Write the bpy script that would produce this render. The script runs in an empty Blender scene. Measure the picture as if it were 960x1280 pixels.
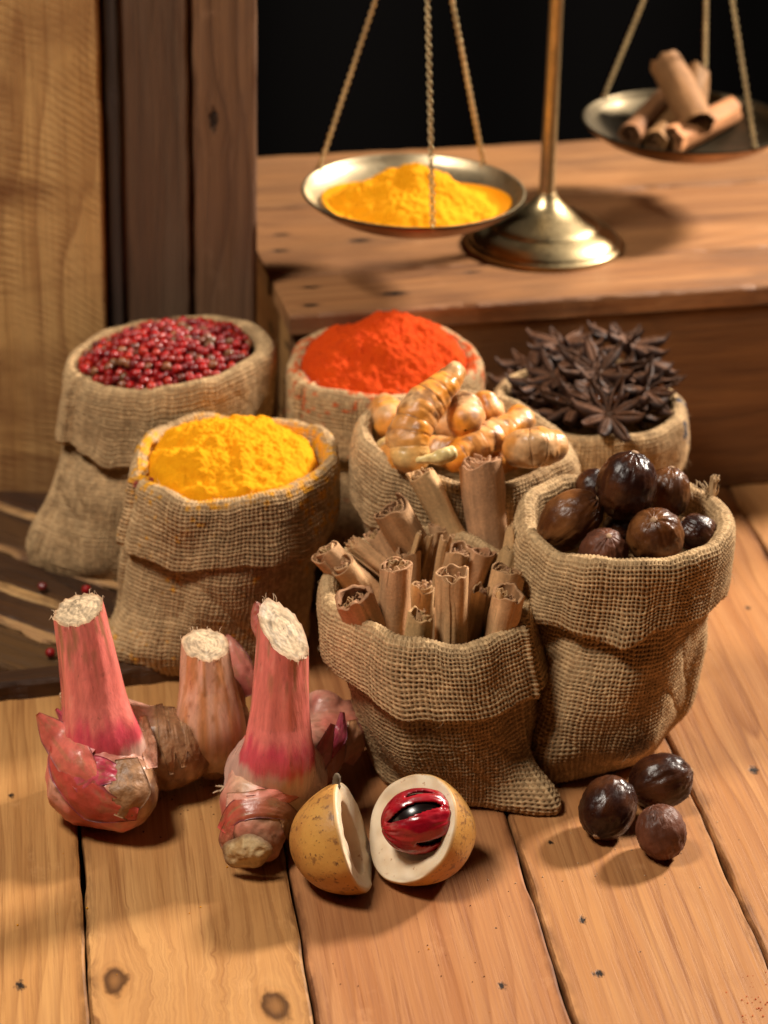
import bpy, math, random
import numpy as np
from mathutils import Vector, Matrix

random.seed(7)
RNG = np.random.default_rng(11)
scene = bpy.context.scene
C = scene.collection

# ------------------------------------------------------------------ camera
F_PX = 3270.0
PITCH, ROLL, CAM_H = math.radians(26.3), math.radians(1.4), 0.58
FWD = np.array([0, math.cos(PITCH), -math.sin(PITCH)])
UP0 = np.array([0, math.sin(PITCH), math.cos(PITCH)])
RIGHT = math.cos(ROLL) * np.array([1., 0, 0]) + math.sin(ROLL) * UP0
UP = math.cos(ROLL) * UP0 - math.sin(ROLL) * np.array([1., 0, 0])
CAM = np.array([0, -CAM_H / math.tan(PITCH), CAM_H])
cd = bpy.data.cameras.new('camera')
cam = bpy.data.objects.new('camera', cd)
C.objects.link(cam)
m = Matrix.Identity(4)
for i in range(3):
    m[i][0], m[i][1], m[i][2], m[i][3] = RIGHT[i], UP[i], -FWD[i], CAM[i]
cam.matrix_world = m
cd.sensor_fit = 'HORIZONTAL'
cd.sensor_width = 36
cd.lens = 36 * F_PX / 960
cd.clip_start, cd.clip_end = 0.05, 20
cd.dof.use_dof = True
cd.dof.focus_distance = 1.005
cd.dof.aperture_fstop = 13
scene.camera = cam

# ------------------------------------------------------------------ world, lamps, exposure
world = bpy.data.worlds.new('World')
scene.world = world
world.use_nodes = True
world.node_tree.nodes['Background'].inputs[0].default_value = (1.0, 0.93, 0.85, 1)
world.node_tree.nodes['Background'].inputs[1].default_value = 0.004


def area(name, loc, target, size, power, col):
    l = bpy.data.lights.new(name, 'AREA')
    l.shape = 'RECTANGLE'
    l.size, l.size_y = size
    l.energy = power
    l.color = col
    o = bpy.data.objects.new(name, l)
    C.objects.link(o)
    o.location = loc
    o.rotation_euler = (Vector(target) - Vector(loc)).to_track_quat('-Z', 'Y').to_euler()
    return o


area('back_right_lamp', (1.05, 0.58, 0.95), (0.03, -0.12, 0.03), (0.19, 0.19), 54, (1.0, 0.90, 0.78))
area('front_left_softbox', (-0.50, -0.50, 1.14), (-0.02, -0.24, 0.03), (0.26, 0.26), 13.6, (1.0, 0.91, 0.79))

vs = scene.view_settings
vs.view_transform = 'Standard'
vs.look = 'None'
vs.exposure = 0.0
vs.gamma = 1.0
vs.use_curve_mapping = False
scene.render.engine = 'CYCLES'
scene.cycles.use_denoising = True
scene.cycles.max_bounces = 8
scene.cycles.diffuse_bounces = 2


# ------------------------------------------------------------------ pixel helpers (photo pixel -> place)
def ray(px, py):
    d = FWD * F_PX + RIGHT * (px - 480) + UP * (640 - py)
    return d / np.linalg.norm(d)


def P(px, py, z=0.):
    d = ray(px, py)
    return CAM + d * ((z - CAM[2]) / d[2])


def Py(px, py, y):
    d = ray(px, py)
    return CAM + d * ((y - CAM[1]) / d[1])


def pxm(p):
    return F_PX / float((np.asarray(p) - CAM) @ FWD)


# ------------------------------------------------------------------ numpy noise
def _hash(ix, iy, iz, seed):
    h = (ix * 374761393 + iy * 668265263 + iz * 2147483647 + seed * 974634743) & 0xffffffff
    h = ((h ^ (h >> 13)) * 1274126177) & 0xffffffff
    h = ((h ^ (h >> 16)) * 2246822519) & 0xffffffff
    return ((h ^ (h >> 15)) & 0xffffff) / float(0xffffff)


def vnoise(p, seed=0):
    p = np.asarray(p, float)
    i = np.floor(p).astype(np.int64)
    f = p - i
    f = f * f * f * (f * (f * 6 - 15) + 10)
    out = 0
    for dx in (0, 1):
        for dy in (0, 1):
            for dz in (0, 1):
                w = (f[..., 0] if dx else 1 - f[..., 0]) * (f[..., 1] if dy else 1 - f[..., 1]) * (f[..., 2] if dz else 1 - f[..., 2])
                out = out + w * _hash(i[..., 0] + dx, i[..., 1] + dy, i[..., 2] + dz, seed)
    return out * 2 - 1


def fbm(p, octaves=3, seed=0):
    p = np.asarray(p, float)
    s, a = 0, 1.0
    for k in range(octaves):
        s = s + a * vnoise(p, seed + k * 17)
        p = p * 2.03 + 3.1
        a *= 0.5
    return s


def sstep(a, b, x):
    t = np.clip((x - a) / (b - a), 0, 1)
    return t * t * (3 - 2 * t)


def lerp(a, b, t):
    return a + (b - a) * t


def mixc(a, b, t):
    a, b = np.asarray(a, float), np.asarray(b, float)
    return a + (b - a) * np.asarray(t)[..., None]


# ------------------------------------------------------------------ mesh helpers
def mesh_np(name, V, quads=None, tris=None, col=None, smooth=True):
    V = np.asarray(V, np.float32).reshape(-1, 3)
    me = bpy.data.meshes.new(name)
    me.vertices.add(len(V))
    me.vertices.foreach_set('co', V.ravel())
    nq = 0 if quads is None else len(quads)
    nt = 0 if tris is None else len(tris)
    loops = np.concatenate([np.asarray(a, np.int32).ravel() for a in (quads, tris) if a is not None and len(a)])
    me.loops.add(len(loops))
    me.loops.foreach_set('vertex_index', loops)
    starts = np.concatenate([np.arange(nq) * 4, nq * 4 + np.arange(nt) * 3]).astype(np.int32)
    me.polygons.add(nq + nt)
    me.polygons.foreach_set('loop_start', starts)
    me.polygons.foreach_set('use_smooth', np.full(nq + nt, smooth, bool))
    if col is not None:
        set_col(me, col)
    me.update()
    me.validate()
    return me


def set_col(me, col):
    col = np.asarray(col, np.float32).reshape(-1, col.shape[-1])
    if col.shape[1] == 3:
        col = np.concatenate([col, np.ones((len(col), 1), np.float32)], 1)
    a = me.color_attributes.new('Col', 'FLOAT_COLOR', 'POINT')
    a.data.foreach_set('color', col.ravel().astype(np.float32))


def grid_quads(nr, nc, wrap=False, off=0, flip=False):
    r = np.arange(nr - 1)[:, None]
    c = np.arange(nc if wrap else nc - 1)[None, :]
    c2 = (c + 1) % nc
    q = np.stack([r * nc + c, r * nc + c2, (r + 1) * nc + c2, (r + 1) * nc + c], -1).reshape(-1, 4)
    if flip:
        q = q[:, ::-1]
    return q + off


class MB:
    def __init__(s):
        s.V, s.Q, s.T, s.Cc, s.n = [], [], [], [], 0

    def add(s, V, Q=None, T=None, col=None):
        V = np.asarray(V, float).reshape(-1, 3)
        s.V.append(V)
        if Q is not None and len(Q):
            s.Q.append(np.asarray(Q) + s.n)
        if T is not None and len(T):
            s.T.append(np.asarray(T) + s.n)
        if col is not None:
            col = np.asarray(col, float)
            if col.ndim == 1:
                col = np.tile(col, (len(V), 1))
            s.Cc.append(col.reshape(len(V), -1))
        s.n += len(V)

    def mesh(s, name, smooth=True, center=None):
        V = np.concatenate(s.V)
        if center is not None:
            V = V - np.asarray(center)
        col = np.concatenate(s.Cc) if s.Cc else None
        return mesh_np(name, V, np.concatenate(s.Q) if s.Q else None, np.concatenate(s.T) if s.T else None, col, smooth)


def obj(name, me, material, parent=None, loc=None, rot=None):
    o = bpy.data.objects.new(name, me)
    C.objects.link(o)
    if material is not None and len(me.materials) == 0:
        me.materials.append(material)
    if parent is not None:
        o.parent = parent
    if loc is not None:
        o.location = loc
    if rot is not None:
        o.rotation_mode = 'QUATERNION'
        o.rotation_quaternion = rot
    return o


def tag(o, label=None, cat=None, group=None, kind=None):
    if label:
        o['label'] = label
    if cat:
        o['category'] = cat
    if group:
        o['group'] = group
    if kind:
        o['kind'] = kind
    return o


def empty(name, loc=(0, 0, 0)):
    o = bpy.data.objects.new(name, None)
    C.objects.link(o)
    o.location = loc
    o.empty_display_size = 0.01
    return o


def catmull(pts, n):
    pts = np.asarray(pts, float)
    k = len(pts)
    if k == 2:
        t = np.linspace(0, 1, n)[:, None]
        return pts[0] * (1 - t) + pts[1] * t
    e = np.concatenate([[2 * pts[0] - pts[1]], pts, [2 * pts[-1] - pts[-2]]])
    u = np.linspace(0, k - 1, n)
    i = np.minimum(u.astype(int), k - 2)
    t = (u - i)[:, None] if pts.ndim > 1 else u - i
    a, b, c, d = e[i], e[i + 1], e[i + 2], e[i + 3]
    return 0.5 * (2 * b + (c - a) * t + (2 * a - 5 * b + 4 * c - d) * t * t + (3 * b - a - 3 * c + d) * t ** 3)


def frames(path):
    path = np.asarray(path)
    T = np.gradient(path, axis=0)
    T /= np.linalg.norm(T, axis=1)[:, None] + 1e-12
    a = np.array([1., 0, 0]) if abs(T[0][0]) < .8 else np.array([0, 1., 0])
    N = np.zeros_like(T)
    n = a - T[0] * (a @ T[0])
    for i in range(len(T)):
        n = n - T[i] * (n @ T[i])
        n /= np.linalg.norm(n)
        N[i] = n
    return T, N, np.cross(T, N)


def tube(path, radii, nring=16, cap=True):
    """swept tube grid [n, nring, 3] with rounded ends when cap"""
    path = np.asarray(path, float)
    radii = np.asarray(radii, float)
    T, N, B = frames(path)
    if cap:
        ks = np.array([0.02, 0.3, 0.6, 0.85])
        r0, r1 = radii[0], radii[-1]
        a = [path[0] - T[0] * r0 * math.sqrt(1 - k * k) * 0.9 for k in ks]
        b = [path[-1] + T[-1] * r1 * math.sqrt(1 - k * k) * 0.9 for k in ks[::-1]]
        path = np.concatenate([a, path, b])
        radii = np.concatenate([r0 * ks, radii, r1 * ks[::-1]])
        N = np.concatenate([np.repeat(N[:1], 4, 0), N, np.repeat(N[-1:], 4, 0)])
        B = np.concatenate([np.repeat(B[:1], 4, 0), B, np.repeat(B[-1:], 4, 0)])
    th = np.arange(nring) / nring * 2 * np.pi
    return path[:, None] + radii[:, None, None] * (N[:, None] * np.cos(th)[None, :, None] + B[:, None] * np.sin(th)[None, :, None])


def add_tube(mb, path, radii, nring=8, col=None, cap=True):
    X = tube(path, radii, nring, cap)
    mb.add(X, grid_quads(X.shape[0], nring, True), col=col)


def grid_normals(X, wrap):
    if wrap:
        du = np.roll(X, -1, 1) - np.roll(X, 1, 1)
    else:
        du = np.gradient(X, axis=1)
    dv = np.gradient(X, axis=0)
    n = np.cross(du, dv)
    return n / (np.linalg.norm(n, axis=2)[..., None] + 1e-12)


def lathe(profile, n=48):
    pr = np.asarray(profile, float)
    th = np.arange(n) / n * 2 * np.pi
    return np.stack([pr[:, 0][:, None] * np.cos(th), pr[:, 0][:, None] * np.sin(th), np.repeat(pr[:, 1][:, None], n, 1)], -1)


def ellipsoid(nu=40, nv=24):
    ph = np.linspace(-np.pi / 2 + 1e-3, np.pi / 2 - 1e-3, nv)
    th = np.arange(nu) / nu * 2 * np.pi
    return np.stack([np.cos(ph)[:, None] * np.cos(th), np.cos(ph)[:, None] * np.sin(th), np.repeat(np.sin(ph)[:, None], nu, 1)], -1)


def basis(zdir, xhint=(1, 0, 0)):
    z = np.asarray(zdir, float)
    z = z / np.linalg.norm(z)
    x = np.asarray(xhint, float)
    x = x - z * (x @ z)
    x /= np.linalg.norm(x)
    y = np.cross(z, x)
    return np.stack([x, y, z], 1)


def quat_of(B):
    return Matrix([list(r) for r in B]).to_quaternion()


def remesh(V, Q, voxel, smooth_it=8):
    me = mesh_np('tmp', V, Q)
    o = bpy.data.objects.new('tmp', me)
    C.objects.link(o)
    md = o.modifiers.new('r', 'REMESH')
    md.mode = 'VOXEL'
    md.voxel_size = voxel
    md2 = o.modifiers.new('s', 'SMOOTH')
    md2.iterations = smooth_it
    md2.factor = 0.5
    dg = bpy.context.evaluated_depsgraph_get()
    ev = o.evaluated_get(dg)
    me2 = bpy.data.meshes.new_from_object(ev)
    bpy.data.objects.remove(o)
    n = len(me2.vertices)
    co = np.zeros(n * 3, np.float32)
    me2.vertices.foreach_get('co', co)
    no = np.zeros(n * 3, np.float32)
    me2.vertices.foreach_get('normal', no)
    return me2, co.reshape(-1, 3).astype(float), no.reshape(-1, 3).astype(float)


# ------------------------------------------------------------------ materials
class NT:
    def __init__(s, name):
        s.mat = bpy.data.materials.new(name)
        s.mat.use_nodes = True
        s.t = s.mat.node_tree
        s.b = s.t.nodes['Principled BSDF']
        s.out = s.t.nodes['Material Output']

    def n(s, typ, **kw):
        nd = s.t.nodes.new(typ)
        for k, v in kw.items():
            if k == 'ins':
                for kk, vv in v.items():
                    s.set(nd.inputs[kk], vv)
            else:
                setattr(nd, k, v)
        return nd

    def set(s, sock, v):
        if isinstance(v, bpy.types.NodeSocket):
            s.t.links.new(v, sock)
        else:
            if sock.type == 'RGBA' and len(v) == 3:
                v = (*v, 1)
            sock.default_value = v

    def math(s, op, a, b=0.0, c=None):
        nd = s.n('ShaderNodeMath', operation=op)
        s.set(nd.inputs[0], a)
        s.set(nd.inputs[1], b)
        if c is not None:
            s.set(nd.inputs[2], c)
        return nd.outputs[0]

    def vmath(s, op, a, b=(0, 0, 0)):
        nd = s.n('ShaderNodeVectorMath', operation=op)
        s.set(nd.inputs[0], a)
        s.set(nd.inputs[1], b)
        return nd.outputs['Value'] if op in ('LENGTH', 'DOT_PRODUCT', 'DISTANCE') else nd.outputs[0]

    def noise(s, vec, scale=1.0, detail=3.0, rough=0.5, dist=0.0):
        nd = s.n('ShaderNodeTexNoise', ins={'Vector': vec, 'Scale': scale, 'Detail': detail, 'Roughness': rough, 'Distortion': dist})
        return nd.outputs['Fac']

    def mapping(s, vec, scale=(1, 1, 1), loc=(0, 0, 0), rot=(0, 0, 0)):
        nd = s.n('ShaderNodeMapping', ins={'Vector': vec, 'Scale': scale, 'Location': loc, 'Rotation': rot})
        return nd.outputs[0]

    def ramp(s, fac, stops):
        nd = s.n('ShaderNodeValToRGB')
        s.set(nd.inputs[0], fac)
        e = nd.color_ramp.elements
        while len(e) < len(stops):
            e.new(0.5)
        for el, (p, c) in zip(e, stops):
            el.position = p
            el.color = (*c, 1) if not isinstance(c, (int, float)) else (c, c, c, 1)
        return nd.outputs[0]

    def maprange(s, v, a, b, c=0.0, d=1.0):
        nd = s.n('ShaderNodeMapRange', ins={0: v, 1: a, 2: b, 3: c, 4: d})
        return nd.outputs[0]

    def mix(s, fac, a, b, blend='MIX'):
        nd = s.n('ShaderNodeMix', data_type='RGBA', blend_type=blend)
        s.set(nd.inputs[0], fac)
        s.set(nd.inputs[6], a)
        s.set(nd.inputs[7], b)
        return nd.outputs[2]

    def bump(s, h, strength=0.5, dist=0.001, prev=None):
        nd = s.n('ShaderNodeBump', ins={'Height': h, 'Strength': strength, 'Distance': dist})
        if prev is not None:
            s.set(nd.inputs['Normal'], prev)
        return nd.outputs[0]

    def p(s, **kw):
        for k, v in kw.items():
            s.set(s.b.inputs[k.replace('_', ' ')], v)
        return s.mat

    @property
    def objco(s):
        return s.n('ShaderNodeTexCoord').outputs['Object']

    @property
    def orand(s):
        return s.n('ShaderNodeObjectInfo').outputs['Random']

    def attr(s, name='Col'):
        return s.n('ShaderNodeVertexColor', layer_name=name).outputs[0]


def vcol_mat(name, rough=0.6, nscale=400, bump=0.3, bdist=0.0006, var=0.25, coat=0.0, coat_rough=0.2, spec=0.5, sss=0.0, rvar=0.15):
    t = NT(name)
    co = t.objco
    n1 = t.noise(co, nscale, 4)
    n2 = t.noise(co, nscale * 0.25, 3)
    c = t.attr()
    k = t.maprange(n1, 0.25, 0.75, 1 - var, 1 + var)
    hsv = t.n('ShaderNodeHueSaturation', ins={'Value': k, 'Color': c})
    r = t.maprange(n2, 0.3, 0.7, rough - rvar, rough + rvar)
    t.p(Base_Color=hsv.outputs[0], Roughness=r, Normal=t.bump(n1, bump, bdist), Coat_Weight=coat, Coat_Roughness=coat_rough, Specular_IOR_Level=spec)
    if sss:
        t.p(Subsurface_Weight=sss, Subsurface_Radius=(0.004, 0.0015, 0.001), Subsurface_Scale=1.0)
    return t.mat


def wood_mat(name, light, dark, line, ring_scale=120, rough=0.5, spots=(), knots=(), grime=None, saw=None, bumps=0.25, rnd=0.18, coarse=1.0, edge_w=None):
    """grain runs along local Y; X is across the plank"""
    t = NT(name)
    co = t.objco
    rv = t.orand
    off = t.n('ShaderNodeCombineXYZ', ins={0: t.math('MULTIPLY', rv, 3.7), 1: t.math('MULTIPLY', rv, 11.3), 2: t.math('MULTIPLY', rv, 23.0)}).outputs[0]
    sep = t.n('ShaderNodeSeparateXYZ', ins={0: co})
    x, y, z = sep.outputs
    # grain bends round the knots
    kmask = None
    for (kx, ky, ks) in knots:
        dx = t.math('SUBTRACT', x, kx)
        dy = t.math('SUBTRACT', y, ky)
        d2 = t.math('ADD', t.math('MULTIPLY', t.math('MULTIPLY', dx, dx), 1 / ks ** 2), t.math('MULTIPLY', t.math('MULTIPLY', dy, dy), 0.30 / ks ** 2))
        d2 = t.math('MULTIPLY', d2, t.maprange(t.noise(t.mapping(co, (150, 90, 150)), 1.0, 3), .3, .7, .55, 1.5))
        g = t.math('EXPONENT', t.math('MULTIPLY', d2, -0.35))
        x = t.math('ADD', x, t.math('MULTIPLY', t.math('MULTIPLY', dx, g), -0.75))
        kk = t.math('EXPONENT', t.math('MULTIPLY', d2, -3.2))
        kmask = kk if kmask is None else t.math('MAXIMUM', kmask, kk)
    v = t.n('ShaderNodeCombineXYZ', ins={0: x, 1: y, 2: z}).outputs[0]
    v = t.vmath('ADD', v, off)
    wob = t.noise(t.mapping(v, (14, 2.2, 14)), 1.0, 3)
    tt = t.math('ADD', t.math('MULTIPLY', x, ring_scale), t.math('MULTIPLY', wob, 9.0 * coarse))
    tt = t.math('ADD', tt, t.math('MULTIPLY', rv, 17))
    fr = t.math('FRACT', tt)
    ring = t.math('POWER', fr, 3.0)
    ring = t.math('MULTIPLY', ring, t.maprange(fr, 0.93, 1.0, 1.0, 0.0))
    rmod = t.noise(t.mapping(v, (25, 3, 25)), 1.0, 2)
    ring = t.math('MULTIPLY', ring, t.maprange(rmod, 0.35, 0.65, 0.15, 1.0))
    streak = t.noise(t.mapping(v, (90, 3.5, 90)), 1.0, 4, 0.6)
    fibre = t.noise(t.mapping(v, (900, 22, 900)), 1.0, 3, 0.6)
    pore = t.noise(t.mapping(v, (380, 9, 380)), 1.0, 5, 0.7)
    blotch = t.noise(t.mapping(v, (16, 7, 16)), 1.0, 4, 0.6)
    c = t.mix(t.maprange(streak, 0.3, 0.72), light, dark)
    c = t.mix(t.math('MULTIPLY', ring, 0.9), c, line)
    c = t.mix(t.math('MULTIPLY', t.maprange(fibre, 0.42, 0.75), 0.42), c, line)
    c = t.mix(t.math('MULTIPLY', t.maprange(pore, 0.55, 0.66), 0.55), c, line)
    c = t.mix(t.math('MULTIPLY', t.maprange(blotch, 0.45, 0.75), 0.6), c, dark)
    pale = t.noise(t.mapping(v, (38, 24, 38)), 1.0, 5, 0.7)
    c = t.mix(t.maprange(pale, 0.60, 0.74, 0.0, 0.45), c, tuple(min(.8, a * 1.15 + .03) for a in light))
    scr = t.noise(t.mapping(v, (600, 60, 600), rot=(0, 0, .5)), 1.0, 2)
    c = t.mix(t.maprange(scr, 0.74, 0.80, 0.0, 0.35), c, line)
    if kmask is not None:
        kr = t.math('SINE', t.math('MULTIPLY', t.math('LOGARITHM', t.math('ADD', kmask, 0.002), 2.718), 3.6))
        kc = t.mix(t.maprange(kr, -1, 1), tuple(0.30 * a for a in line), tuple(0.9 * a for a in dark))
        c = t.mix(t.maprange(kmask, 0.08, 0.60, 0.0, 0.92), c, kc)
    if grime:
        gm = t.noise(t.mapping(v, (grime[1], grime[2], grime[1])), 1.0, 5, 0.65, 0.6)
        c = t.mix(t.math('MULTIPLY', t.maprange(gm, 0.44, 0.62), grime[3]), c, grime[0])
    if edge_w:
        # dirt and wear that has gathered along the joints
        ed = t.maprange(t.math('ABSOLUTE', sep.outputs[0]), edge_w - 0.0045, edge_w - 0.0003)
        en = t.noise(t.mapping(v, (260, 55, 260)), 1.0, 4, .65)
        c = t.mix(t.math('MULTIPLY', t.math('MULTIPLY', ed, t.maprange(en, .38, .62)), .8), c, tuple(.45 * a for a in line))
        sm_ = t.noise(t.mapping(v, (22, 15, 22)), 1.0, 5, .7)
        c = t.mix(t.maprange(sm_, .58, .72, 0, .4), c, tuple(.8 * a for a in dark))
    hgt = t.math('ADD', t.math('MULTIPLY', ring, -0.5), t.math('ADD', t.math('MULTIPLY', fibre, 0.6), t.math('MULTIPLY', t.maprange(pore, .5, .68), -0.8)))
    if saw:
        # arcs left by the saw blade across the plank
        arc = t.math('ADD', sep.outputs[1], t.math('MULTIPLY', t.math('MULTIPLY', sep.outputs[0], sep.outputs[0]), saw[1]))
        w1 = t.noise(t.mapping(v, (40, 40, 40)), 1.0, 4)
        ph = t.math('ADD', t.math('MULTIPLY', arc, saw[0]), t.math('MULTIPLY', w1, 16))
        sm = t.math('SINE', ph)
        msk = t.maprange(t.noise(t.mapping(v, (60, 26, 60)), 1.0, 4, .6), 0.42, 0.72)
        sm2 = t.math('MULTIPLY', t.maprange(sm, 0.1, 0.9), msk)
        c = t.mix(t.math('MULTIPLY', sm2, saw[3]), c, saw[2])
        hgt = t.math('ADD', hgt, t.math('MULTIPLY', sm2, -1.0))
    dark_spot = None
    for (sx, sy, sr, el) in spots:
        dx = t.math('MULTIPLY', t.math('SUBTRACT', sep.outputs[0], sx), 1 / sr)
        dy = t.math('MULTIPLY', t.math('SUBTRACT', sep.outputs[1], sy), 1 / (sr * el))
        d = t.math('SQRT', t.math('ADD', t.math('MULTIPLY', dx, dx), t.math('MULTIPLY', dy, dy)))
        d = t.math('ADD', d, t.math('MULTIPLY', t.math('SUBTRACT', t.noise(t.mapping(co, (900, 420, 900)), 1.0, 3), 0.5), 2.4))
        k = t.maprange(d, 0.45, 1.15, 1.0, 0.0)
        dark_spot = k if dark_spot is None else t.math('MAXIMUM', dark_spot, k)
    if dark_spot is not None:
        c = t.mix(dark_spot, c, (0.018, 0.010, 0.006))
        hgt = t.math('SUBTRACT', hgt, t.math('MULTIPLY', dark_spot, 3))
    hsv = t.n('ShaderNodeHueSaturation', ins={'Value': t.maprange(rv, 0, 1, 1 - rnd, 1 + rnd), 'Hue': t.maprange(rv, 0, 1, 0.493, 0.507), 'Color': c})
    t.p(Base_Color=hsv.outputs[0], Roughness=t.maprange(fibre, 0.3, 0.7, rough - 0.08, rough + 0.12), Normal=t.bump(hgt, bumps, 0.0006), Specular_IOR_Level=0.3)
    return t.mat


def burlap_mat(name, tint=(1, 1, 1)):
    t = NT(name)
    co = t.objco
    n = t.noise(co, 1500, 3)
    n2 = t.noise(co, 35, 3)
    c = t.attr()
    c = t.mix(1.0, c, (*tint, 1), 'MULTIPLY')
    hsv = t.n('ShaderNodeHueSaturation', ins={'Value': t.math('MULTIPLY', t.maprange(n, 0.2, 0.8, 0.75, 1.25), t.maprange(n2, 0.3, 0.7, 0.85, 1.12)), 'Color': c})
    t.p(Base_Color=hsv.outputs[0], Roughness=0.82, Specular_IOR_Level=0.2, Normal=t.bump(n, 0.5, 0.0003))
    return t.mat


BURLAP = burlap_mat('burlap')
FIBRE = NT('burlap_fibre').p(Base_Color=(0.50, 0.33, 0.17), Roughness=0.7)


# ================================================================== SETTING
TA = math.radians(8.3)          # the table boards run back and a little to the left
TDIR = np.array([-math.sin(TA), math.cos(TA), 0])
TX = np.array([math.cos(TA), math.sin(TA), 0])

table = tag(empty('table_top', (0, 0, 0)), 'pale pine plank table top with dark gaps between boards', 'table', kind='structure')


def to_plank(p, x0):
    """world point -> (local x, local y) of a plank whose local origin is at across-coordinate x0"""
    return float(np.dot(p, TX) - x0), float(np.dot(p, TDIR))


edges = [float(np.dot(P(x, 1280), TX)) for x in (113, 395, 718, 994)]
edges = [edges[0] - 0.25, edges[0] - 0.17, edges[0] - 0.085] + edges + [edges[3] + 0.088, edges[3] + 0.17, edges[3] + 0.26]
SPOT_PX = [(25, 1232, .0020, 1.6), (14, 995, .0013, 1.6), (728, 1150, .0014, 1.9), (748, 1217, .0022, 1.1), (627, 1232, .0016, 1.5),
           (688, 1053, .0014, 1.0), (942, 963, .0020, 1.7), (935, 760, .0013, 1.4), (484, 1098, .0010, .8), (620, 1160, .0006, 1), (800, 1190, .0006, 1)]
KNOT_PX = [(143, 1226, .0085), (345, 1258, .0100)]
PINE = dict(light=(0.56, 0.285, 0.108), dark=(0.40, 0.168, 0.054), line=(0.20, 0.068, 0.020))
for k in range(len(edges) - 1):
    a, b = edges[k] + 0.0006, edges[k + 1] - 0.0006
    x0 = (a + b) / 2
    sp, kn = [], []
    for (px, py, r, el) in SPOT_PX:
        q = P(px, py)
        lx, ly = to_plank(q, x0)
        if abs(lx) < (b - a) / 2:
            sp.append((lx, ly, r, el))
    for (px, py, r) in KNOT_PX:
        lx, ly = to_plank(P(px, py), x0)
        if abs(lx) < (b - a) / 2:
            kn.append((lx, ly, r))
    if k == 5:
        kn.append((0.01, 0.12, 0.006))
    mt = wood_mat('pine_%d' % k, ring_scale=95 + 17 * (k % 3), rough=0.46, spots=sp, knots=kn, rnd=0.10, edge_w=(b - a) / 2, **PINE)
    # plank with eased, slightly wandering edges
    ny = 240
    ys = np.linspace(-0.75, 0.44, ny)
    w = (b - a) / 2
    prof = [(-w, -0.016), (-w, -0.0016), (-w + 0.0003, -0.0006), (-w + 0.0012, 0.0), (-w * .5, 0.0), (0, 0.0), (w * .5, 0.0), (w - 0.0012, 0.0), (w - 0.0003, -0.0006), (w, -0.0016), (w, -0.016)]
    X = np.zeros((ny, len(prof), 3))
    for i, yy in enumerate(ys):
        wl = 0.0007 * fbm(np.array([[yy * 40, k * 3.3, 0.]]), 3)[0]
        wr = 0.0007 * fbm(np.array([[yy * 40, k * 3.3 + 50, 0.]]), 3)[0]
        for j, (px_, pz_) in enumerate(prof):
            X[i, j] = (px_ + (wl if px_ < 0 else wr) * (abs(px_) > w * .8), yy, pz_)
    q = grid_quads(ny, len(prof), False)
    o = obj('plank', mesh_np('plank', X, q, smooth=False), mt, table)
    o.location = TX * x0
    o.rotation_euler = (0, 0, TA)
# the dark underside that shows in the gaps
me = mesh_np('table_underside', [(-.6, -.9, -.0165), (.6, -.9, -.0165), (.6, .42, -.0165), (-.6, .42, -.0165)], [[0, 1, 2, 3]], smooth=False)
obj('underside', me, NT('underside').p(Base_Color=(0.03, 0.018, 0.01), Roughness=0.9), table)

# black cloth behind everything
bx = np.linspace(-2.2, 2.2, 120)
bz = np.linspace(-0.6, 2.2, 6)
X = np.stack([np.repeat(bx[None], 6, 0), 1.45 + 0.03 * np.sin(bx * 9)[None] + 0.02 * np.sin(bx * 23 + 1)[None] + 0 * bz[:, None], np.repeat(bz[:, None], 120, 1)], -1)
tag(obj('backdrop', mesh_np('backdrop', X, grid_quads(6, 120)), NT('black_cloth').p(Base_Color=(0.0022, 0.0018, 0.0018), Roughness=0.95, Specular_IOR_Level=0.1)),
    'black cloth backdrop hanging behind the crate', 'backdrop', kind='structure')


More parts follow.
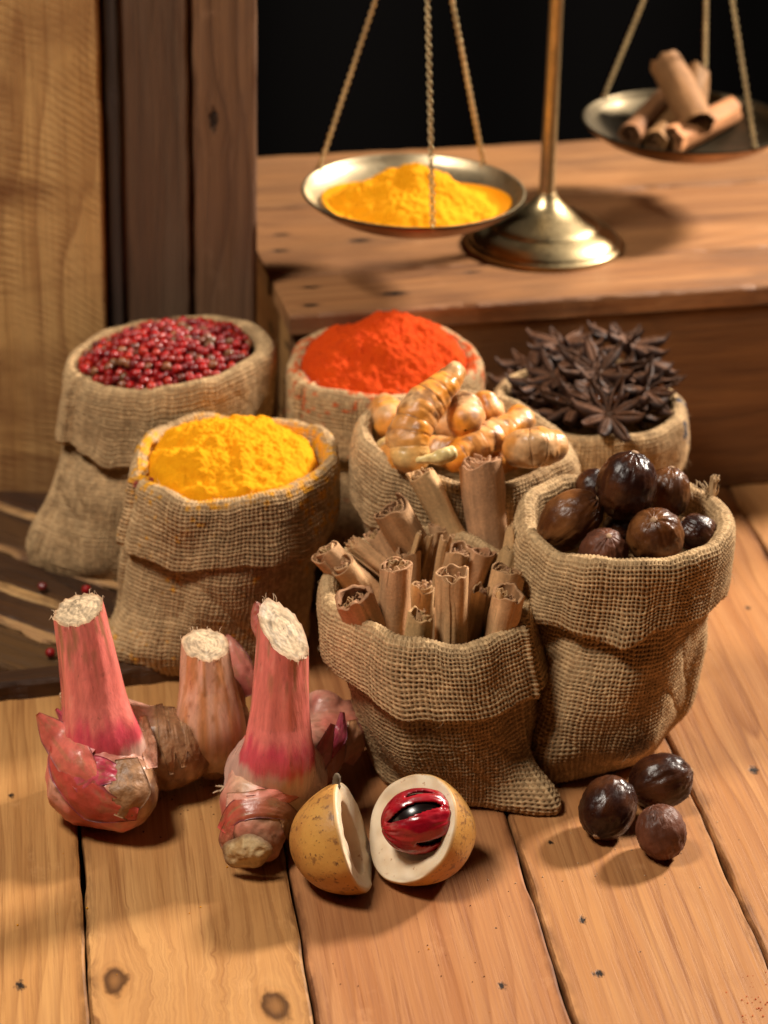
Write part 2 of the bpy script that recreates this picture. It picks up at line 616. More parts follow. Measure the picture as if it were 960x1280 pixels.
def board_mesh(w, h, t, seed, ny=60, wear=0.0004, nx=10):
    """upright or lying board: x across, y along its length, z thickness, centred at x; worn edges"""
    e = 0.0016
    half = [(-w / 2, 0), (-w / 2, t - e), (-w / 2 + e * .4, t - e * .4), (-w / 2 + e, t)]
    mid = [(-w / 2 + w * i / nx, t) for i in range(1, nx)]
    prof = half + [m_ for m_ in mid if abs(m_[0]) < w / 2 - 2 * e] + [(-p_[0], p_[1]) for p_ in half[::-1]]
    prof = np.array(prof)
    ys = np.linspace(0, h, ny)
    ys = np.concatenate([[0.0], [0.0008], ys[1:-1], [h - 0.0008], [h]])
    X = np.zeros((len(ys), len(prof), 3))
    X[..., 0] = prof[:, 0][None]
    X[..., 2] = prof[:, 1][None]
    X[..., 1] = ys[:, None]
    pts = np.stack([np.sign(X[..., 0]) * 5 + seed, X[..., 1] * 75, X[..., 2] * 60], -1)
    nse = fbm(pts, 3, seed)
    edge = sstep(w * .38, w * .5, np.abs(X[..., 0]))
    X[..., 0] += -np.sign(X[..., 0]) * edge * wear * np.maximum(nse, -.3)
    X[..., 2] -= edge * sstep(t * .5, t, X[..., 2]) * wear * np.maximum(nse, 0) * .8
    X[0, :, 2] = np.minimum(X[0, :, 2], t - 0.0008)
    X[-1, :, 2] = np.minimum(X[-1, :, 2], t - 0.0008)
    nr, nc = X.shape[:2]
    V = X.reshape(-1, 3)
    Q = list(map(tuple, grid_quads(nr, nc)))
    T = []
    mb = MB()
    mb.add(V, np.array(Q))
    for r in (0, nr - 1):
        base = V[r * nc:(r + 1) * nc]
        cpt = base.mean(0)
        tri = [[i, i + 1, nc] if r else [i + 1, i, nc] for i in range(nc - 1)] + [[nc - 1, 0, nc] if r else [0, nc - 1, nc]]
        mb.add(np.concatenate([base, [cpt]]), None, np.array(tri))
    back = np.array([V[0], V[nc - 1], V[(nr - 1) * nc + nc - 1], V[(nr - 1) * nc]])
    mb.add(back, np.array([[0, 1, 2, 3]]))
    return mb.mesh('board', smooth=False)


# ------------------------------------------------------------------ upright boards on the left
def upright(name, xl, xr, y0, h, t, mat, label, yaw=0.0, seed=1, lean=0.0):
    w = xr - xl
    me = board_mesh(w, h, t, seed)
    o = obj(name, me, mat)
    # local x -> world x, local y -> up, local z -> towards camera (-y)
    o.rotation_euler = (math.radians(90) + lean, 0, yaw)
    o.location = ((xl + xr) / 2, y0 + t, 0.0005)
    return tag(o, label, 'board', 'upright boards beside the crate')


rough_pale = wood_mat('sawn_pale', (0.72, 0.450, 0.170), (0.60, 0.34, 0.110), (0.30, 0.14, 0.045), ring_scale=30, rough=0.6,
                      grime=((0.20, 0.082, 0.026), 6, 15, 0.85), saw=(1500, 6.0, (0.20, 0.09, 0.03), 0.36), bumps=0.5, rnd=0.02)
dark_grey = wood_mat('weathered_dark', (0.175, 0.094, 0.050), (0.115, 0.060, 0.034), (0.05, 0.028, 0.018), ring_scale=60, rough=0.6,
                     grime=((0.16, 0.10, 0.06), 30, 5, 0.6), bumps=0.6, rnd=0.02)
mid_brown = wood_mat('weathered_brown', (0.285, 0.155, 0.072), (0.195, 0.100, 0.046), (0.08, 0.040, 0.020), ring_scale=55, rough=0.6,
                     grime=((0.16, 0.09, 0.055), 18, 5, 0.5), knots=[(-0.004, 0.197, 0.0042)], spots=[(-0.0045, 0.197, 0.0022, 2.4)], bumps=0.6, rnd=0.02)
yb = 0.0
xr1 = float(Py(130, 300, yb)[0])
upright('weathered_board', xr1 - 0.13, xr1, yb, 0.40, 0.018, rough_pale, 'pale rough-sawn upright board with curved saw marks behind the peppercorn sack', seed=3)
x2l, x2r = xr1 + .0005, float(Py(236.5, 200, 0.010)[0])
upright('weathered_board', x2l, x2r, 0.010, 0.42, 0.014, dark_grey, 'dark grey-brown upright board between the pale board and the knotted board', seed=4)
x3l, x3r = float(Py(239, 200, 0.014)[0]), float(Py(319, 150, 0.014)[0])
upright('weathered_board', x3l, x3r, 0.014, 0.42, 0.014, mid_brown, 'mid-brown upright board with a dark knot hole beside the black backdrop', seed=5)
xe = xr1
upright('weathered_board', xe + 0.0006, xe + 0.0085, 0.006, 0.40, 0.004, wood_mat('gap_shade', (0.075, 0.050, 0.036), (0.045, 0.032, 0.026), (0.02, 0.015, 0.012), ring_scale=60, rnd=0.02, bumps=0.6),
        'narrow dark strip painted as the shaded gap right of the pale board', seed=6)  # added strip, coloured dark to stand for the shade in the gap

# ------------------------------------------------------------------ crate
ZC = 0.111
FL, FR, BL = P(363, 395, ZC), P(960, 357, ZC), P(313, 200, ZC)
ex = (FR - FL) / np.linalg.norm(FR - FL)
ey = np.array([-ex[1], ex[0], 0])
CW, CD = 0.42, 0.235
crate = tag(empty('wooden_crate', (float(FL[0]), float(FL[1]), 0)), 'worn brown wooden crate the brass balance stands on', 'crate')
crate.rotation_euler = (0, 0, math.atan2(ex[1], ex[0]))
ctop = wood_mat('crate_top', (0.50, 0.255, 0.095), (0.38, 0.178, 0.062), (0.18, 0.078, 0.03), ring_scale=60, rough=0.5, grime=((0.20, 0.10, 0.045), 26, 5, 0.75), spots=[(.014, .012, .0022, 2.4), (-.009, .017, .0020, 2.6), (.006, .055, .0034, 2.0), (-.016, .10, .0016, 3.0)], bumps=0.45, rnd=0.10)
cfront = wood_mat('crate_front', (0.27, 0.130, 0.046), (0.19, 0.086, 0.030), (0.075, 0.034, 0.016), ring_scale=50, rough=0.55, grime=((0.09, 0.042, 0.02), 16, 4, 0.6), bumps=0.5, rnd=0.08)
tt_ = 0.010
# top: three boards running along the crate
dy0 = 0.0
for i, wdt in enumerate((0.052, 0.098, 0.085)):
    me = board_mesh(wdt - 0.0007, CW, tt_, 20 + i, wear=0.0009)
    o = obj('plank', me, ctop, crate)
    o.rotation_euler = (0, 0, math.radians(-90))
    o.location = (0.0 - 0.001 * i, dy0 + wdt / 2, ZC - tt_)
    dy0 += wdt
# front: two boards, the side and the back
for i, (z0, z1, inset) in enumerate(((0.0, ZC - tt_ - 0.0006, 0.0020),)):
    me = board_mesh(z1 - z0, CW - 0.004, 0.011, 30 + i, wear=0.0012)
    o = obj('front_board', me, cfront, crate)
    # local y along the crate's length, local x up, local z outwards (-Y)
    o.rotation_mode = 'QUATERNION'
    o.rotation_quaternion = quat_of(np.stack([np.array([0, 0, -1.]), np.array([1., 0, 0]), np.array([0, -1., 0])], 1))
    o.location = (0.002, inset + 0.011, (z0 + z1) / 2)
for i, (z0, z1) in enumerate(((0.0, 0.040), (0.0412, ZC - tt_ - 0.0006))):
    me = board_mesh(z1 - z0, 0.21, 0.011, 40 + i)
    o = obj('end_board', me, ctop, crate)
    o.rotation_mode = 'QUATERNION'
    o.rotation_quaternion = quat_of(np.stack([np.array([0, 0, 1.]), np.array([0, 1., 0]), np.array([-1., 0, 0])], 1))
    o.location = (0.0035 + 0.011, 0.0145, (z0 + z1) / 2)
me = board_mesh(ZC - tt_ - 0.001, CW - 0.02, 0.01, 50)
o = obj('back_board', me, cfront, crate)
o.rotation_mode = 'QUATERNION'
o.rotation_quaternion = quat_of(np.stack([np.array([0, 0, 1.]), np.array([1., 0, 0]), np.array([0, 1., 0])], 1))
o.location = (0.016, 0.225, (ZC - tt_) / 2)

# ------------------------------------------------------------------ dark slatted board lying at the left
tray = tag(empty('slatted_board', (-0.17, -0.11, 0)), 'dark weathered slatted board lying under the peppercorn sack', 'board')
dkw = wood_mat('dark_slat', (0.085, 0.038, 0.016), (0.050, 0.022, 0.010), (0.022, 0.011, 0.006), ring_scale=70, rough=0.42, grime=((0.13, 0.062, 0.024), 20, 8, 0.55), bumps=0.8, rnd=0.15)
worn = wood_mat('worn_edge', (0.74, 0.46, 0.19), (0.58, 0.32, 0.12), (0.20, 0.09, 0.035), ring_scale=90, rough=0.55, grime=((0.10, 0.045, 0.02), 60, 30, 0.8), bumps=0.6)
sd = P(80, 806, .006) - P(0, 778, .006)
sd /= np.linalg.norm(sd)
sn = np.array([-sd[1], sd[0], 0])
TB = np.array([-0.17, -0.11, 0])
lines = [P(0, 778, .006), P(0, 735, .006), P(15, 692, .006), P(60, 655, .006)]
dists = [float((l - TB) @ sn) for l in lines]
front = float((P(0, 862, .006) - TB) @ sn)
alls = [dists[0] - 0.034] + dists + [dists[-1] + 0.04]
for i in range(len(alls) - 1):
    a, b = alls[i], alls[i + 1]
    L0, L1 = -0.14, 0.115
    rp = P(0, 866)
    rd = P(120, 856) - rp
    den = sd[0] * rd[1] - sd[1] * rd[0]

    def clip_at_rail(me_, across):
        nv_ = len(me_.vertices)
        co_ = np.zeros(nv_ * 3, np.float32)
        me_.vertices.foreach_get('co', co_)
        co_ = co_.reshape(-1, 3)
        ox = TB[0] + sn[0] * across - sn[0] * co_[:, 0]
        oy = TB[1] + sn[1] * across - sn[1] * co_[:, 0]
        tmax = ((rp[0] - ox) * rd[1] - (rp[1] - oy) * rd[0]) / den
        co_[:, 1] = np.minimum(co_[:, 1], np.maximum(tmax - L0, .001))
        me_.vertices.foreach_set('co', co_.ravel())
        me_.update()

    me = board_mesh(b - a - 0.0065, L1 - L0, 0.0065 + 0.0006 * (i % 2), 60 + i, wear=0.0022)
    clip_at_rail(me, (a + b) / 2 + 0.0012)
    o = obj('slat', me, dkw, tray)
    o.rotation_mode = 'QUATERNION'
    o.rotation_quaternion = quat_of(np.stack([-sn, sd, np.array([0, 0, 1.])], 1))
    o.location = sd * L0 + sn * ((a + b) / 2 + 0.0012)
    if i > 0:
        me = board_mesh(0.0072, L1 - L0, 0.0076, 70 + i, wear=0.0034, nx=4)
        clip_at_rail(me, a + 0.0008)
        o = obj('worn_strip', me, worn, tray)
        o.rotation_mode = 'QUATERNION'
        o.rotation_quaternion = quat_of(np.stack([-sn, sd, np.array([0, 0, 1.])], 1))
        o.location = sd * L0 + sn * (a + 0.0008)
fe = board_mesh(0.0125, 0.245, 0.0085, 80, wear=0.002, nx=6)
o = obj('front_rail', fe, dkw, tray)
fd = P(120, 858) - P(0, 872)
fd /= np.linalg.norm(fd)
o.rotation_mode = 'QUATERNION'
o.rotation_quaternion = quat_of(np.stack([np.array([fd[1], -fd[0], 0]), fd, np.array([0, 0, 1.])], 1))
o.location = P(0, 868) - TB - fd * 0.13

# ================================================================== BRASS BALANCE
def brass(name, col, rough):
    t = NT(name)
    co = t.objco
    n = t.noise(co, 60, 5, 0.65)
    n2 = t.noise(co, 500, 3)
    c = t.mix(t.maprange(n, 0.4, 0.72), col, tuple(a * 0.55 for a in col))
    t.p(Base_Color=c, Metallic=1.0, Roughness=t.math('ADD', t.maprange(n, 0.35, 0.7, rough, rough + 0.16), t.maprange(n2, 0.3, 0.7, -0.04, 0.04)), Normal=t.bump(n2, 0.06, 0.0003))
    return t.mat


BRASS = brass('brass', (0.70, 0.53, 0.28), 0.33)
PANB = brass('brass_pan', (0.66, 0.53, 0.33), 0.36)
PAN_SHADED = brass('brass_pan_shaded', (0.11, 0.085, 0.05), 0.38)  # same brass for the far pan, its dim look put into the colour
COPPER = brass('pan_underside', (0.40, 0.22, 0.09), 0.30)
SB = P(680, 305, ZC)
bal = tag(empty('balance_scale', tuple(SB)), 'brass balance scale with two hanging pans on the crate', 'scale')
prof = [(0, 0.0), (.0400, 0.0), (.0405, .0012), (.0402, .0035), (.0392, .0046), (.0385, .0052), (.0375, .0075), (.034, .0120), (.0295, .0155), (.0283, .0163), (.0278, .0175), (.0255, .0200),
        (.0205, .0235), (.0145, .0275), (.0095, .0320), (.0068, .0365), (.0055, .0395), (.0050, .0410), (.0046, .0425)]
pr = catmull(np.array(prof[1:]), 90)
pr[:, 1] *= .66
pr = np.concatenate([[(0.0001, 0)], pr, [(0.0001, pr[-1][1])]])
X = lathe(pr, 72)
obj('base', mesh_np('base', X, grid_quads(len(X), 72, True)), BRASS, bal)
HL, HR = Py(530, -181, SB[1] - 0.06), Py(885, -195, SB[1] + 0.06)
ztop = float((HL[2] + HR[2]) / 2 - SB[2]) + .010
pr = np.array([(.0001, .024), (.0046, .024), (.0046, .0285), (.0040, .0305), (.0036, .08), (.0034, ztop - .003), (.0048, ztop), (.0052, ztop + .004), (.004, ztop + .008), (.0028, ztop + .012), (.0042, ztop + .016), (.003, ztop + .02), (.0001, ztop + .022)])
X = lathe(pr, 24)
obj('pole', mesh_np('pole', X, grid_quads(len(X), 24, True)), BRASS, bal)
mb = MB()
pivot = np.array([0, 0, ztop + 0.004])
el, er = HL - SB + [0, 0, .012], HR - SB + [0, 0, .012]
path = catmull([el, lerp(el, pivot, .5) + [0, 0, .006], pivot, lerp(er, pivot, .5) + [0, 0, .006], er], 40)
s_ = np.abs(np.linspace(-1, 1, 40))
add_tube(mb, path, 0.0042 - 0.0025 * s_, 12)
obj('beam', mb.mesh('beam'), BRASS, bal)


def chain_mesh(a, b, pitch=0.0021):
    d = b - a
    L = np.linalg.norm(d)
    n = max(2, int(L / pitch))
    B = basis(d, (0.3, 1, 0.1))
    mb = MB()
    th = np.arange(9) / 9 * 2 * np.pi
    for i in range(n):
        c = a + d * (i + .5) / n
        side = B[:, 0] if i % 2 else B[:, 1]
        ax = B[:, 2]
        ring = c + 0.00110 * np.cos(th)[:, None] * side + 0.00150 * np.sin(th)[:, None] * ax
        oth = np.cross(side, ax)
        rr = 0.00046
        X = np.zeros((9, 4, 3))
        for k in range(9):
            rad = (ring[k] - c)
            rad = rad / np.linalg.norm(rad)
            for j in range(4):
                an = j * np.pi / 2 + .78
                X[k, j] = ring[k] + rr * (math.cos(an) * rad + math.sin(an) * oth)
        V = X.reshape(-1, 3)
        q = []
        for k in range(9):
            for j in range(4):
                q.append((k * 4 + j, ((k + 1) % 9) * 4 + j, ((k + 1) % 9) * 4 + (j + 1) % 4, k * 4 + (j + 1) % 4))
        mb.add(V, np.array(q))
    return mb.mesh('chain')


def pan(center, hook, pts, R, inside=None):
    """pan part with chains; center = rim centre (world), pts = photo pixels of the three chain ends"""
    cz = center - SB
    prof_o = [(0.0001, -.0150), (.018, -.0147), (.032, -.0122), (.043, -.0080), (.050, -.0034), (R - .0008, -.0008), (R + .0004, .0004)]
    prof_i = [(R + .0002, .0012), (R - .0012, .0010), (.0495, -.0030), (.0425, -.0072), (.0315, -.0114), (.018, -.0138), (0.0001, -.0142)]
    a = catmull(np.array(prof_o), 40)
    b = catmull(np.array(prof_i), 40)
    X = lathe(b, 80)
    o = obj('pan', mesh_np('pan', X, grid_quads(len(X), 80, True)), inside or PANB, bal)
    o.location = cz
    X = lathe(a, 80)
    ou = obj('pan_underside', mesh_np('pan_underside', X, grid_quads(len(X), 80, True)), COPPER, o)
    for (px, py) in pts:
        q = P(px, py, center[2])
        v = q - center
        v = v / np.linalg.norm(v) * (R - 0.0005)
        e = center + v
        lug = MB()
        th = np.arange(14) / 14 * 2 * np.pi
        rad = v / np.linalg.norm(v)
        ring = e + np.array([0, 0, .0012]) + 0.0017 * (np.cos(th)[:, None] * rad + np.sin(th)[:, None] * np.array([0, 0, 1.]))
        add_tube(lug, np.concatenate([ring, ring[:1]]), np.full(15, 0.0004), 6, cap=False)
        obj('chain_ring', lug.mesh('ring', center=SB), BRASS, bal)
        cm = chain_mesh(e + np.array([0, 0, .0025]) - SB, hook - SB)
        obj('chain', cm, BRASS, bal)
    hk = MB()
    th = np.linspace(-.5 * np.pi, 1.3 * np.pi, 18)
    h0 = hook - SB + np.array([0, 0, .006])
    add_tube(hk, np.stack([h0[0] + .004 * np.cos(th), h0[1] + 0 * th, h0[2] + .006 * np.sin(th)], -1), np.full(18, .0007), 6)
    obj('hook', hk.mesh('hook'), BRASS, bal)


PAN_R = 0.054
PL = SB + np.array([-0.0680, -0.060, 0.0475])
PR = SB + np.array([0.0745, 0.060, 0.0475])
pan(PL, HL, [(393, 213), (541, 288), (610, 205)], PAN_R)
pan(PR, HR, [(745, 122), (884, 112), (932, 183)], PAN_R, PAN_SHADED)

# ================================================================== BURLAP SACKS
PITCH_T = 0.00178
JUTE_A, JUTE_B = np.array([0.56, 0.372, 0.190]), np.array([0.34, 0.206, 0.098])


def thread_axis(nthreads, fine_fn):
    """thread coordinates; three samples on a thread that shows, one on a hidden thread"""
    out = []
    for i in range(nthreads):
        if fine_fn(i / nthreads):
            out += [i, i + 1 / 3, i + 2 / 3]
        else:
            out += [i]
    return np.array(out)


def weave(X, tu, tv, seed, amp=1.0, wrap=True, flip=False):
    """push a smooth cloth grid [rows, cols] out to the heights of over-and-under threads; also gives thread colours"""
    N = grid_normals(X, wrap) * (-1 if flip else 1)
    U, V = np.meshgrid(tu, tv)
    iu, iv = np.floor(U).astype(int), np.floor(V).astype(int)
    fu, fv = U - iu, V - iv
    wu = 0.75 + 0.45 * _hash(iu, iu * 0, iu * 0 + 3, seed)
    wv = 0.75 + 0.45 * _hash(iv, iv * 0, iv * 0 + 5, seed)
    prof = lambda f: np.sqrt(np.maximum(0, 1 - (2 * f - 1) ** 2))
    su = np.where(iu % 2 == 0, 1.0, -1.0)
    sv = np.where(iv % 2 == 0, 1.0, -1.0)
    A, R = 0.00042, 0.00060
    hw = A * su * np.sin(np.pi * V) + R * wu * prof(fu)
    hf = -A * sv * np.sin(np.pi * U) + R * wv * prof(fv)
    top = hw > hf
    h = np.maximum(hw, hf)
    corner = (fu < 1e-6) & (fv < 1e-6)
    h = h - corner * (0.0009 + 0.0012 * _hash(iu, iv, iu * 0 + 4, seed))
    coarse = np.zeros_like(h)
    Xo = X + N * (h * amp)[..., None]
    rid = np.where(top, _hash(iu, iu * 0 + 7, iv // 9, seed), _hash(iu // 9, iu * 0 + 9, iv, seed))
    col = mixc(JUTE_B, JUTE_A, .15 + .85 * rid ** .8)
    col = col * (0.78 + 0.42 * _hash(iu, iv, iu * 0 + 1, seed))[..., None]
    return Xo, col, N


def ring_noise(th, seed, lobes=2.2, octv=3):
    return fbm(np.stack([np.cos(th) * lobes + seed * 1.7, np.sin(th) * lobes + 5.1, np.zeros_like(th) + seed * .31], -1), octv, seed)


SACKS = {}


def sack(key, label, base, rim, R, Rb, cuff, seed, ears=(), tilt=(0, 0), bulge=1.05, inner=0.03, ratio=1.0, slump=0.004, stains=None, crease=1.0, roll=1.0, hem_tilt=0.0, rim_amp=1.0, seam=None, dents=()):
    base = np.array([*base, 0.0])
    rim = np.array(rim, float)
    root = tag(empty('burlap_sack', tuple(base)), label, 'sack', 'burlap sacks of spices')
    rc = rim - base
    H = rc[2]
    nth = int(round(2 * np.pi * R * 1.06 / PITCH_T / 2) * 2)
    camth = math.atan2(CAM[1] - base[1], CAM[0] - base[0])

    def fine(f):
        a = f * 2 * np.pi
        return math.cos(a - camth) > -0.45

    tu = thread_axis(nth, fine)

    def eval_at(r, z, th, is_cuff, depth):
        """r,z: [rows,1] profile (r relative to rim radius for the cuff); th [1,cols]"""
        zf = np.clip(z / H, -0.1, 1.2)
        e = (zf ** 1.3) if False else sstep(0, 1, zf)
        cx, cy = rc[0] * e, rc[1] * e
        ryf = 1 + (ratio - 1) * e
        rr = r + 0 * th
        thw = th + 0.05 * vnoise(np.stack([np.cos(th) * 1.5 + 0 * z, np.sin(th) * 1.5 + 0 * z, z * 18 + 0 * th], -1), seed + 40) + 0.011 * fbm(np.stack([np.cos(th) * 8 + 0 * z, np.sin(th) * 8 + 0 * z, z * 150 + 0 * th], -1), 2, seed + 44)
        for (ang, length, zw, wd) in ears:
            d = (th - ang + np.pi) % (2 * np.pi) - np.pi
            rr = rr + length * np.exp(-(np.abs(d) / wd) ** 1.5) * np.exp(-(np.maximum(z, 0) / zw) ** 1.6)
        for (ang, zc, dep, wd, zw) in dents:
            d = (th - ang + np.pi) % (2 * np.pi) - np.pi
            rr = rr - dep * np.exp(-(d / wd) ** 2) * np.exp(-((z - zc) / zw) ** 2)
        lob = ring_noise(th, seed, 1.6, 2)
        rr = rr * (1 + 0.030 * lob * rim_amp)
        pn = np.stack([np.cos(th) * rr, np.sin(th) * rr, z + 0 * th], -1)
        body_w = sstep(0.0, 0.016, z) * (1.0 if not is_cuff else 0.55)
        rr = rr + slump * body_w * fbm(pn * np.array([28., 28, 22]), 2, seed + 3) * 1.2
        # sharp creases: diagonal and level
        q = pn * np.array([20., 20, 34]) + np.array([0, 0, 1.]) * (th * 1.5)[..., None]
        rdg = 1 - np.abs(fbm(q, 2, seed + 9)) * 2.2
        rr = rr - 0.0013 * crease * body_w * np.maximum(rdg, 0) ** 2 * (0.4 if is_cuff else 1)
        if seam is not None:
            d = (th - seam + np.pi) % (2 * np.pi) - np.pi
            rr = rr + (0.0022 if is_cuff else 0.001) * np.exp(-(d / 0.035) ** 2) - 0.0016 * np.exp(-((d - 0.085) / 0.03) ** 2)
        x = cx + rr * np.cos(thw)
        y = cy + rr * ryf * np.sin(thw)
        zz = z + (tilt[0] * np.cos(th) + tilt[1] * np.sin(th)) * R * zf ** 2
        zz = zz + 0.0022 * rim_amp * ring_noise(th, seed + 2, 1.9, 2) * zf ** 3
        return np.stack([x + 0 * zz, y + 0 * zz, zz], -1)

    rgw = np.random.default_rng(seed + 100)
    cw = np.concatenate([[0], np.cumsum(rgw.uniform(.80, 1.20, nth))])
    cw *= nth / cw[-1]
    tph = np.interp(tu, np.arange(nth + 1), cw)
    th = (tph / nth * 2 * np.pi)[None, :]
    # body
    zh = H - cuff
    ctrl = np.array([(Rb * .45, .0006), (Rb * .8, .0006), (Rb * .95, .003), (Rb * 1.02, .010), (Rb * bulge, .024), (lerp(Rb * bulge, R, .45), lerp(.024, zh, .6)), (R * .975, zh), (R * .965, H - .012), (R * .95, H - .006)])
    pr = catmull(ctrl, 300)
    s = np.concatenate([[0], np.cumsum(np.linalg.norm(np.diff(pr, axis=0), axis=1))])
    nv = int(s[-1] / PITCH_T)
    lowrow = zh + 0.008
    zs = np.interp(np.linspace(0, s[-1], nv), s, pr[:, 1])
    tv = []
    for i in range(nv):
        tv += [i, i + 1 / 3, i + 2 / 3] if 0.0008 < zs[i] < lowrow else [i]
    tv = np.array(tv)
    cv = np.concatenate([[0], np.cumsum(rgw.uniform(.80, 1.20, nv + 2))])
    cv *= nv / cv[nv]
    tw = np.clip(np.interp(tv, np.arange(len(cv)), cv)[:, None] + .38 * fbm(np.stack([np.cos(th) * 7 + 0 * tv[:, None], np.sin(th) * 7 + 0 * tv[:, None], tv[:, None] * .06 + 0 * th], -1), 3, seed + 60), 0, nv)
    r_ = np.interp(tw / nv * s[-1], s, pr[:, 0])
    z_ = np.interp(tw / nv * s[-1], s, pr[:, 1])
    X = eval_at(r_, z_, th, False, None)
    X, col, N = weave(X, tu, tv, seed)
    X[..., 2] = np.maximum(X[..., 2], 0.0004)
    if stains:
        col = stains(X + base, col)
    body = obj('body', mesh_np('body', X, grid_quads(X.shape[0], X.shape[1], True), col=col), BURLAP, root)
    bodyX, bodyN = X, N
    # cuff folded down over the mouth; its far inside faces the viewer, so every thread is sampled in full
    tu = thread_axis(nth, lambda f: True)
    th = (np.interp(tu, np.arange(nth + 1), cw) / nth * 2 * np.pi)[None, :]
    k = roll
    ctrl = np.array([(-.0040 * k, -inner), (-.0036 * k, -inner * .5), (-.0032 * k, -.006), (-.0026 * k, -.0022), (-.0012 * k, -.0004), (.0006, 0.0), (.0020, -.0008), (.0032, -.0030), (.0040, -.008), (.0043, -cuff * .5), (.0045, -cuff * .85), (.0044, -cuff + .001), (.0038, -cuff - .0004),
                     (.0026, -cuff + .0002), (.0018, -cuff + .002), (.0014, -cuff + .007)])
    pr = catmull(ctrl, 300)
    s = np.concatenate([[0], np.cumsum(np.linalg.norm(np.diff(pr, axis=0), axis=1))])
    nv = int(s[-1] / PITCH_T)
    zs = np.interp(np.linspace(0, s[-1], nv), s, pr[:, 1])
    tv = []
    for i in range(nv):
        tv += [i, i + 1 / 3, i + 2 / 3] if (zs[i] > -.024 or i > nv * .35) else [i]
    tv = np.array(tv)
    cv = np.concatenate([[0], np.cumsum(rgw.uniform(.80, 1.20, nv + 2))])
    cv *= nv / cv[nv]
    tw = np.clip(np.interp(tv, np.arange(len(cv)), cv)[:, None] + .38 * fbm(np.stack([np.cos(th) * 7 + 0 * tv[:, None], np.sin(th) * 7 + 0 * tv[:, None], tv[:, None] * .06 + 0 * th], -1), 3, seed + 61), 0, nv)
    dr = np.interp(tw / nv * s[-1], s, pr[:, 0])
    dz = np.interp(tw / nv * s[-1], s, pr[:, 1])
    prog = tw / nv
    hemv = 1 + (0.20 * ring_noise(th, seed + 5, 2.0, 2) + hem_tilt * np.cos(th - camth))
    outer = sstep(.45, .6, prog)
    dz2 = np.where(dz < -.006, -.006 + (dz + .006) * lerp(1, hemv, outer), dz)
    flare = 0.0014 * ring_noise(th, seed + 6, 3.0, 2) * sstep(.6, .9, prog)
    X = eval_at(R + dr + flare, H + dz2, th, True, None)
    X, col, N = weave(X, tu, tv, seed + 50, flip=True)
    if stains:
        col = stains(X + base, col)
    cf = obj('cuff', mesh_np('cuff', X, grid_quads(X.shape[0], X.shape[1], True), col=col), BURLAP, root)
    # loose fibres
    mb = MB()
    rg = np.random.default_rng(seed)
    for XX, NN, cnt in ((bodyX, bodyN, 150), (X, N, 220)):
        rr_ = rg.integers(int(XX.shape[0] * .25), XX.shape[0] - 12, cnt)
        cc_ = rg.integers(0, XX.shape[1], cnt)
        for a, b in zip(rr_, cc_):
            p0 = XX[a, b]
            if p0[2] < 0.004:
                continue
            n0 = NN[a, b] * (1 if NN[a, b] @ (p0 - np.array([rc[0], rc[1], p0[2]])) > 0 or XX is bodyX else 1)
            tdir = np.cross(n0, rg.normal(size=3))
            tdir /= np.linalg.norm(tdir) + 1e-9
            L = rg.uniform(.0012, .0042)
            w_ = rg.normal(size=3) * .3
            up_ = rg.uniform(.25, .9)
            path = np.array([p0 - n0 * .0004, p0 + n0 * L * .3 * up_ + tdir * L * .35, p0 + n0 * L * .55 * up_ + tdir * L * .75 + w_ * L * .3, p0 + n0 * L * .5 * up_ + tdir * L + w_ * L * .8])
            path[:, 2] = np.maximum(path[:, 2], 0.0008)
            add_tube(mb, path, [.00008, .00007, .00006, .00003], 3, cap=False)
    tag(obj('loose_fibres', mb.mesh('loose_fibres'), FIBRE, root), kind='stuff')
    SACKS[key] = dict(root=root, base=base, rim=rim, R=R)
    return root


def spot_stain(center_px, depth_y, rad, color, seed, thr=0.25, freq=700.):
    c = Py(*center_px, depth_y)

    def f(X, col):
        d = np.linalg.norm((X - c) * np.array([1, .6, 1]), axis=-1)
        nse = vnoise(X * freq, seed) + .55 * vnoise(X * 160, seed + 2)
        m_ = sstep(thr, thr + .22, nse - 1.1 * (d / rad)) 
        return mixc_arr(col, color, m_)
    return f


def mixc_arr(col, c, m_):
    return col + (np.asarray(c) - col) * m_[..., None]


def both(*fs):
    def f(X, col):
        for g in fs:
            col = g(X, col)
        return col
    return f


def rim_dust(c, R_, zr, color, seed, reach=.0105, amt=.9):
    def f(X, col):
        rr_ = np.hypot(X[..., 0] - c[0], X[..., 1] - c[1])
        near = sstep(zr - .014, zr - .003, X[..., 2]) * sstep(R_ + .004, R_ - .002, rr_)
        fall = .25 * sstep(zr - .045, zr - .008, X[..., 2])
        n_ = vnoise(X * 420, seed) + .6 * vnoise(X * 110, seed + 1)
        m_ = sstep(.15, .8, n_ + 1.1 * near - .55) * near * amt + sstep(.75, 1.1, n_ + fall) * .8
        return mixc_arr(col, color, np.clip(m_, 0, 1))
    return f


def ang(bx, by, px, py):
    q = P(px, py)
    return math.atan2(q[1] - by, q[0] - bx)


